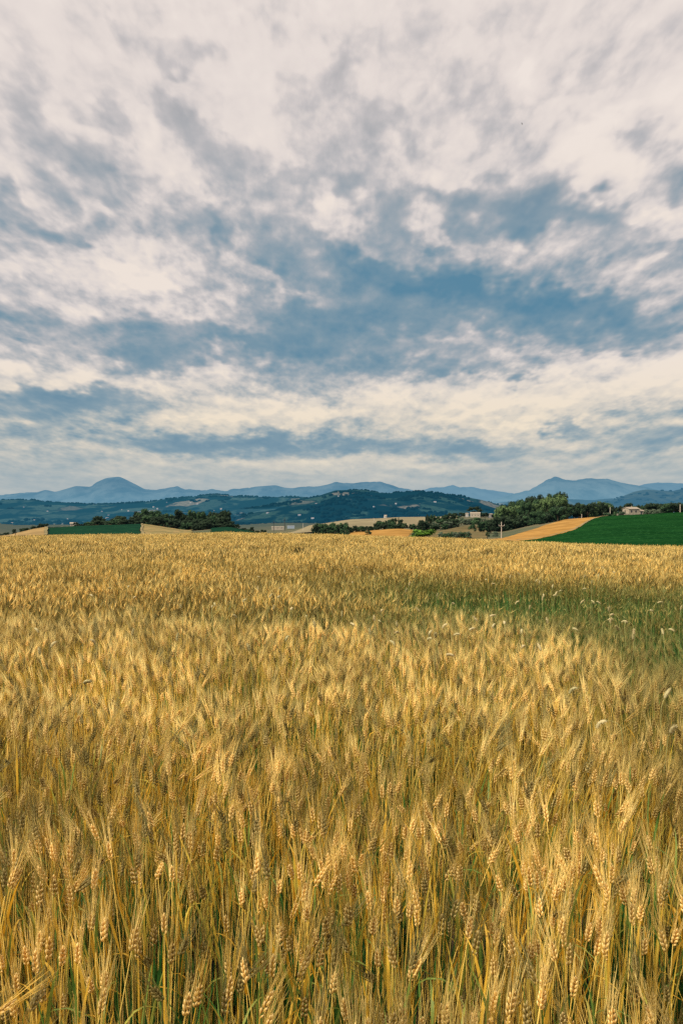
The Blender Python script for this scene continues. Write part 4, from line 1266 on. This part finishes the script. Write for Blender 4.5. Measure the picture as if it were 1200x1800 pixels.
row('pasture_bush', [(774, 230), (800, 235)], 6, ['bush'], ['olive', 'mid'], (13, 17), (11, 16), 'grey green shrub on the crest right of the bright green bush', 'shrubs right of the bright green bush', cat='bush')
row('crest_bush', [(802, 235), (822, 240)], 5, ['bush'], ['olive', 'mid'], (13, 17), (11, 15), 'low grey green shrub beneath the brown pasture', 'shrubs beneath the brown pasture', cat='bush')
row('olive_tree', [(742, 420), (775, 440), (800, 460)], 12, ['round', 'bush'], ['olive', 'mid', 'dark'], (13, 20), (14, 20), 'grey green olive tree in the group left of the farmhouse', 'olive trees left of the farmhouse')
row('olive_tree', [(745, 560), (800, 600)], 10, ['round', 'pine'], ['dark', 'mid'], (12, 20), (12, 17), 'dark tree behind the olive trees left of the farmhouse', 'dark trees behind the olives')
row('olive_tree', [(798, 500), (845, 540)], 11, ['bush', 'round'], ['olive', 'mid'], (8, 13), (12, 17), 'grey green olive tree in the rows below the cream farmhouse', 'olive trees below the farmhouse')
row('hill_tree', [(800, 780), (870, 800)], 9, ['round'], ['dark'], (6, 11), (9, 13), 'dark tree in the line behind the cream farmhouse', 'trees behind the cream farmhouse')
tree('big_oak', 834, 800, Hpx(17, 800), Hpx(25, 800), 'round', 'dark', 'large domed dark tree towering behind the cream farmhouse', 'tree')
tree('pasture_tree', 834, 345, Hpx(21, 345), Hpx(21, 345), 'round', 'mid', 'single round dark tree at the foot of the grove on the brown pasture', 'tree', dz=-.2)
row('pasture_tree', [(848, 350), (862, 352)], 4, ['round'], ['mid', 'dark'], (16, 22), (13, 18), 'dark tree at the left foot of the big grove', 'trees at the left foot of the grove')
tree('pasture_bush', 857, 285, Hpx(8, 285), Hpx(9, 285), 'bush', 'mid', 'small round bush left of the telegraph pole at the golden field', 'bush')
tree('pasture_bush', 871, 290, Hpx(9, 290), Hpx(11, 290), 'bush', 'olive', 'small grey green bush just left of the telegraph pole', 'bush')
# the big grove: lit and shaded tones set by foliage colour
GL = 'leafy green tree on the lit front of the big grove right of centre'
GD = 'dark tree in the shaded depth of the big grove right of centre'
row('grove_tree', [(862, 385), (885, 392), (915, 398), (950, 404), (985, 414)], 24, ['bush', 'bush', 'round'], ['dark', 'mid', 'dark'], (17, 26), (20, 28), GD, 'dark trees of the big grove', dz=-.2)
row('grove_tree', [(880, 410), (905, 418), (940, 425), (985, 430)], 17, ['round'], ['oak', 'oak', 'mid'], (32, 42), (20, 30), GL, 'lit trees of the big grove')
row('grove_tree', [(888, 450), (930, 455), (960, 455), (985, 450)], 15, ['round', 'pine', 'round'], ['dark', 'mid', 'oak'], (38, 46), (20, 28), 'tall tree along the top of the big grove right of centre', 'tall back trees of the grove')
row('grove_tree', [(985, 440), (1066, 448)], 24, ['round', 'bush', 'round'], ['mid', 'dark', 'oak'], (16, 27), (16, 24), 'dark green tree in the belt between the grove and the stone house', 'trees between grove and stone house')
row('ridge_tree', [(1062, 455), (1100, 455), (1135, 455)], 15, ['round', 'pine', 'bush'], ['dark', 'dark', 'mid'], (15, 21), (14, 20), 'dark tree standing behind the ruined stone farmhouse', 'trees behind the stone farmhouse')
row('ridge_tree', [(1138, 450), (1235, 450)], 24, ['round', 'bush'], ['dark', 'dark', 'mid'], (15, 20), (16, 24), 'dark round tree in the row along the top right of the green field', 'trees along the top right of the green field')
row('house_shrub', [(1066, 412), (1095, 416)], 7, ['bush'], ['olive', 'mid'], (6, 10), (9, 13), 'grey green shrub left of the ruined stone farmhouse', 'shrubs left of the stone farmhouse', cat='bush')
row('house_shrub', [(1132, 428), (1158, 432)], 7, ['bush'], ['olive'], (9, 13), (12, 17), 'grey green hedge shrub right of the ruined stone farmhouse', 'shrubs right of the stone farmhouse', cat='bush')

# ------------------------------------------------------------------ poles and the bird
M_POLE = plain('weathered_pole', (.42, .37, .31), .2, 4.0)
M_POLED = plain('dark_pole', (.05, .05, .05), .2, 4.0)
def pole(px, Y, hpx, label, mat, r=.13, arm=True, cat='pole', name='telegraph_pole'):
    o = empty(name, at(px, Y, 0)); tag(o, label, cat)
    h = Hpx(hpx, Y)
    v, t, al = tube([[0, 0, -.8], [0, 0, h * .5], [0, 0, h]], [r, r * .9, r * .75], 8)
    Geo().add(v, t).add(*spindle(np.array([0, 0, h - .01]), np.array([0, 0, 1.0]), .06, r * .75, 8, ((0, 1.0), (.6, .8)))[:2]).obj('post', mat, o)
    if arm:
        L = h * .30
        Geo().add(*box(0, -r - .04, h * .78, L, .09, .12)).obj('crossarm', mat, o, smooth=False)
        for s in (-1, 1):
            v, t, al = tube([[s * L * .46, -r - .04, h * .78], [s * L * .5, -r - .04, h * .80], [s * L * .5, -r - .04, h * .87]], [.05, .09, .05], 6)
            Geo().add(v, t).obj('insulator', M_WHITE, o)
    return o
pole(881, 245, 31, 'pale wooden telegraph pole with two insulators in front of the grove', M_POLE, .15)
pole(1072, 425, 17, 'plain wooden pole standing left of the ruined stone farmhouse', M_POLE, .22, False)
pole(1195, 430, 16, 'plain wooden pole in front of the trees at the top of the green field', M_POLE, .25, False)
pole(1022, 425, 8, 'short wooden post at the top edge of the golden strip', M_POLE, .2, False, 'post', 'field_post')
pole(481, 900, 19, 'shorter dark pole above the left end of the long warehouse', M_POLED, .30, True)
pole(500, 905, 23, 'taller dark pole at the right end of the long warehouse', M_POLED, .40, True)
pole(532.5, 600, 14, 'thin pale pole on the tan slope left of the central clump', M_POLE, .18, False)
pole(657, 640, 9, 'short reddish post at the left end of the pale mown hillside', M_POLE, .2, False, 'post', 'field_post')
pole(27, 200, 11, 'small dark post in the far left tan field', M_POLED, .10, False, 'post', 'field_post')

def bird():
    g = Geo()
    v, t, al = spindle(np.array([-.16, 0, 0]), np.array([1.0, 0, 0.05]), .36, .05, 8, ((0, .15), (.25, .6), (.5, 1), (.75, .75), (.88, .6)))
    g.add(v, t)
    for s in (-1, 1):
        w = [[.07, s * .03, .02], [-.06, s * .03, .02], [-.07, s * .2, .09], [.06, s * .2, .10], [-.09, s * .42, .05]]
        g.add(w, [(0, 1, 2), (0, 2, 3), (3, 2, 4)])
    g.add([[-.14, .02, 0], [-.14, -.02, 0], [-.27, .05, 0], [-.27, -.05, 0]], [(0, 1, 3), (0, 3, 2)])
    o = g.obj('bird', plain('black_feathers', (.02, .02, .02), .2, 9)); 
    Y = 190.0
    o.location = ((917 - 600) / F * Y, Y, CAM_Z + (900 - 217) / F * Y); o.rotation_euler = (0.5, 0, 2.4)
    tag(o, 'small dark bird flying high in the bright cloud at upper right', 'bird')
bird()

# ------------------------------------------------------------------ pale seed-headed weed grasses above the wheat
def weed_mats():
    m, nt = new_mat('pale_seed_head')
    c = nt.mix(nt.rnd(), (.42, .38, .18), (.68, .56, .31))
    c = nt.mix(nt.math('MULTIPLY', nt.noise(nt.pos(), 400, 2), .5), c, (.45, .42, .20))
    finish(nt, c, .8, .3)
    m2, nt2 = new_mat('weed_stalk')
    c = nt2.mix(nt2.attr('along'), (.10, .18, .05), (.40, .36, .13))
    finish(nt2, c, .7, .1)
    return m, m2
M_HEAD, M_STALK = weed_mats()
def weed_template(seed):
    rg = np.random.default_rng(300 + seed)
    a = seed * 1.0 if seed % 2 else 0.3
    nod = (0.25, 1.2, 0.6, 1.7, .15, 2.1)[seed % 6]
    ts = np.linspace(0, 1, 9); H = .80
    path = np.stack([.03 * ts ** 2, .02 * ts ** 3, H * ts], 1)
    d = np.array([0, 0, 1.0]); p = path[-1].copy(); ang = 0
    ext = []
    for k in range(4):
        ang += nod / 5
        d = np.array([math.sin(ang), 0, math.cos(ang)]); p = p + d * .014; ext.append(p.copy())
    path = np.vstack([path, ext])
    v, t, al = tube(path, np.linspace(.0016, .0010, len(path)), 4)
    st = Geo().add(v, t, 0, al).mesh('stem', M_STALK)
    hp = [p.copy()]
    L = rg.uniform(.030, .046)
    for k in range(7):
        ang += nod / 12; d = np.array([math.sin(ang), 0, math.cos(ang)]); p = p + d * L / 7; hp.append(p.copy())
    rr = .0056 * np.array([.35, .8, 1, 1.02, 1.0, .9, .65, .12])
    v, t, al = tube(hp, rr, 9)
    v = v + rg.normal(0, .0008, v.shape)
    g = Geo().add(v, t, 0, al)
    for k in range(150):                       # bristly spikelets all round the head
        i = rg.uniform(0, 6.7); c = np.array([np.interp(i, np.arange(8), np.array(hp)[:, q]) for q in range(3)])
        rad = np.interp(i, np.arange(8), rr)
        o = rg.normal(0, 1, 3); o -= d * o.dot(d); o /= np.linalg.norm(o)
        b = c + o * rad * .85; e = b + (o * .7 + d * .8) * .006
        s = np.cross(o, d) * .0014
        g.add([b - s, b + s, e], [(0, 1, 2)], 0, .8)
    hd = g.mesh('seed_head', M_HEAD)
    return st, hd
WT = [weed_template(s) for s in range(6)]
RP = [(65,85),(15,100),(110,103),(48,128),(222,147),(212,172),(320,190),(385,204),(305,240),(100,255),(140,275),(80,287),(12,262),(155,218),(200,293),(210,303),(118,322),(125,328),(340,283),(320,327),(362,328),(415,265),
 (425,305),(488,253),(547,260),(510,275),(590,284),(465,307),(625,278),(660,340),(440,388),(735,385),(555,135),(587,120),(523,118),(645,108),(710,112),(700,160),(693,140),(742,155),(795,153),(835,115),(885,85),(905,115),
 (875,140),(890,148),(938,85),(983,97),(1068,115),(712,203),(660,188),(745,182),(790,172),(845,183),(815,210),(865,190),(640,232),(930,232),(960,240),(995,243),(895,262),(1005,272),(1048,265),(1080,203),(1070,228),(1100,287),
 (1012,322),(1012,340),(1155,328),(1182,237),(1190,195),(752,285),(763,285),(940,285),(985,303),(905,495),(1025,608),(1115,560),(1100,660),(900,30),(970,45),(770,45),(605,28),(640,70),(860,70),(920,12),(775,10)]
LP = [(365,150),(350,180),(450,150),(490,173),(575,157),(660,230),(755,215),(795,240),(850,115),(880,105),(897,178),(925,190),(950,233),(1025,232),(1030,300),(920,165),(990,150),(1010,172),(240,320),(280,330),(440,330),(620,350),
 (175,392),(230,487),(910,380),(735,190),(690,90),(1095,250),(1130,300),(80,280)]
def weeds():
    rg = np.random.default_rng(17)
    spots = [(600 + x / 2, 960 + y / 2, 1) for x, y in RP] + [(x / 2, 960 + y / 2, 0) for x, y in LP]
    for px, py, right in spots:
        zt = .87
        e = (py - 900) / F
        Y = 5.0
        for _ in range(30):                      # walk out along the bearing until the head height fits
            Y = (CAM_Z - (zt + float(ground((px - 600) / F * Y, Y)))) / e
            Y = min(max(Y, 1.5), 24)
        s = (1 + .12 * rg.normal() * .5)
        k = int(rg.integers(6))
        x = (px - 600) / F * Y
        r = empty('wild_grass_stalk', (x, Y, float(ground(x, Y))), rg.uniform(0, 2 * PI), (1.2, 1.2, 1.04))
        if py > 1180:
            tag(r, 'pale nodding seed head on a thin stalk near the right edge below the green patch', 'grass', 'pale seed grasses near the right edge')
        elif right:
            tag(r, 'pale seed-headed wild grass stalk poking above the green weedy patch in the wheat', 'grass', 'pale seed grasses over the green patch')
        else:
            tag(r, 'pale seed-headed wild grass stalk poking above the golden wheat at left', 'grass', 'pale seed grasses over the left wheat')
        r['kind'] = 'thing'
        for nm, me in (('stem', WT[k][0]), ('seed_head', WT[k][1])):
            o = bpy.data.objects.new(nm, me); COL.objects.link(o); o.parent = r
weeds()

# ------------------------------------------------------------------ render settings
SC.render.engine = 'CYCLES'
SC.cycles.max_bounces = 5; SC.cycles.diffuse_bounces = 3; SC.cycles.glossy_bounces = 1; SC.cycles.transmission_bounces = 3
SC.cycles.use_denoising = False
SC.cycles.sample_clamp_indirect = 6.0
SC.view_settings.view_transform = 'Standard'; SC.view_settings.look = 'None'; SC.view_settings.exposure = 0.0
SC.render.film_transparent = False
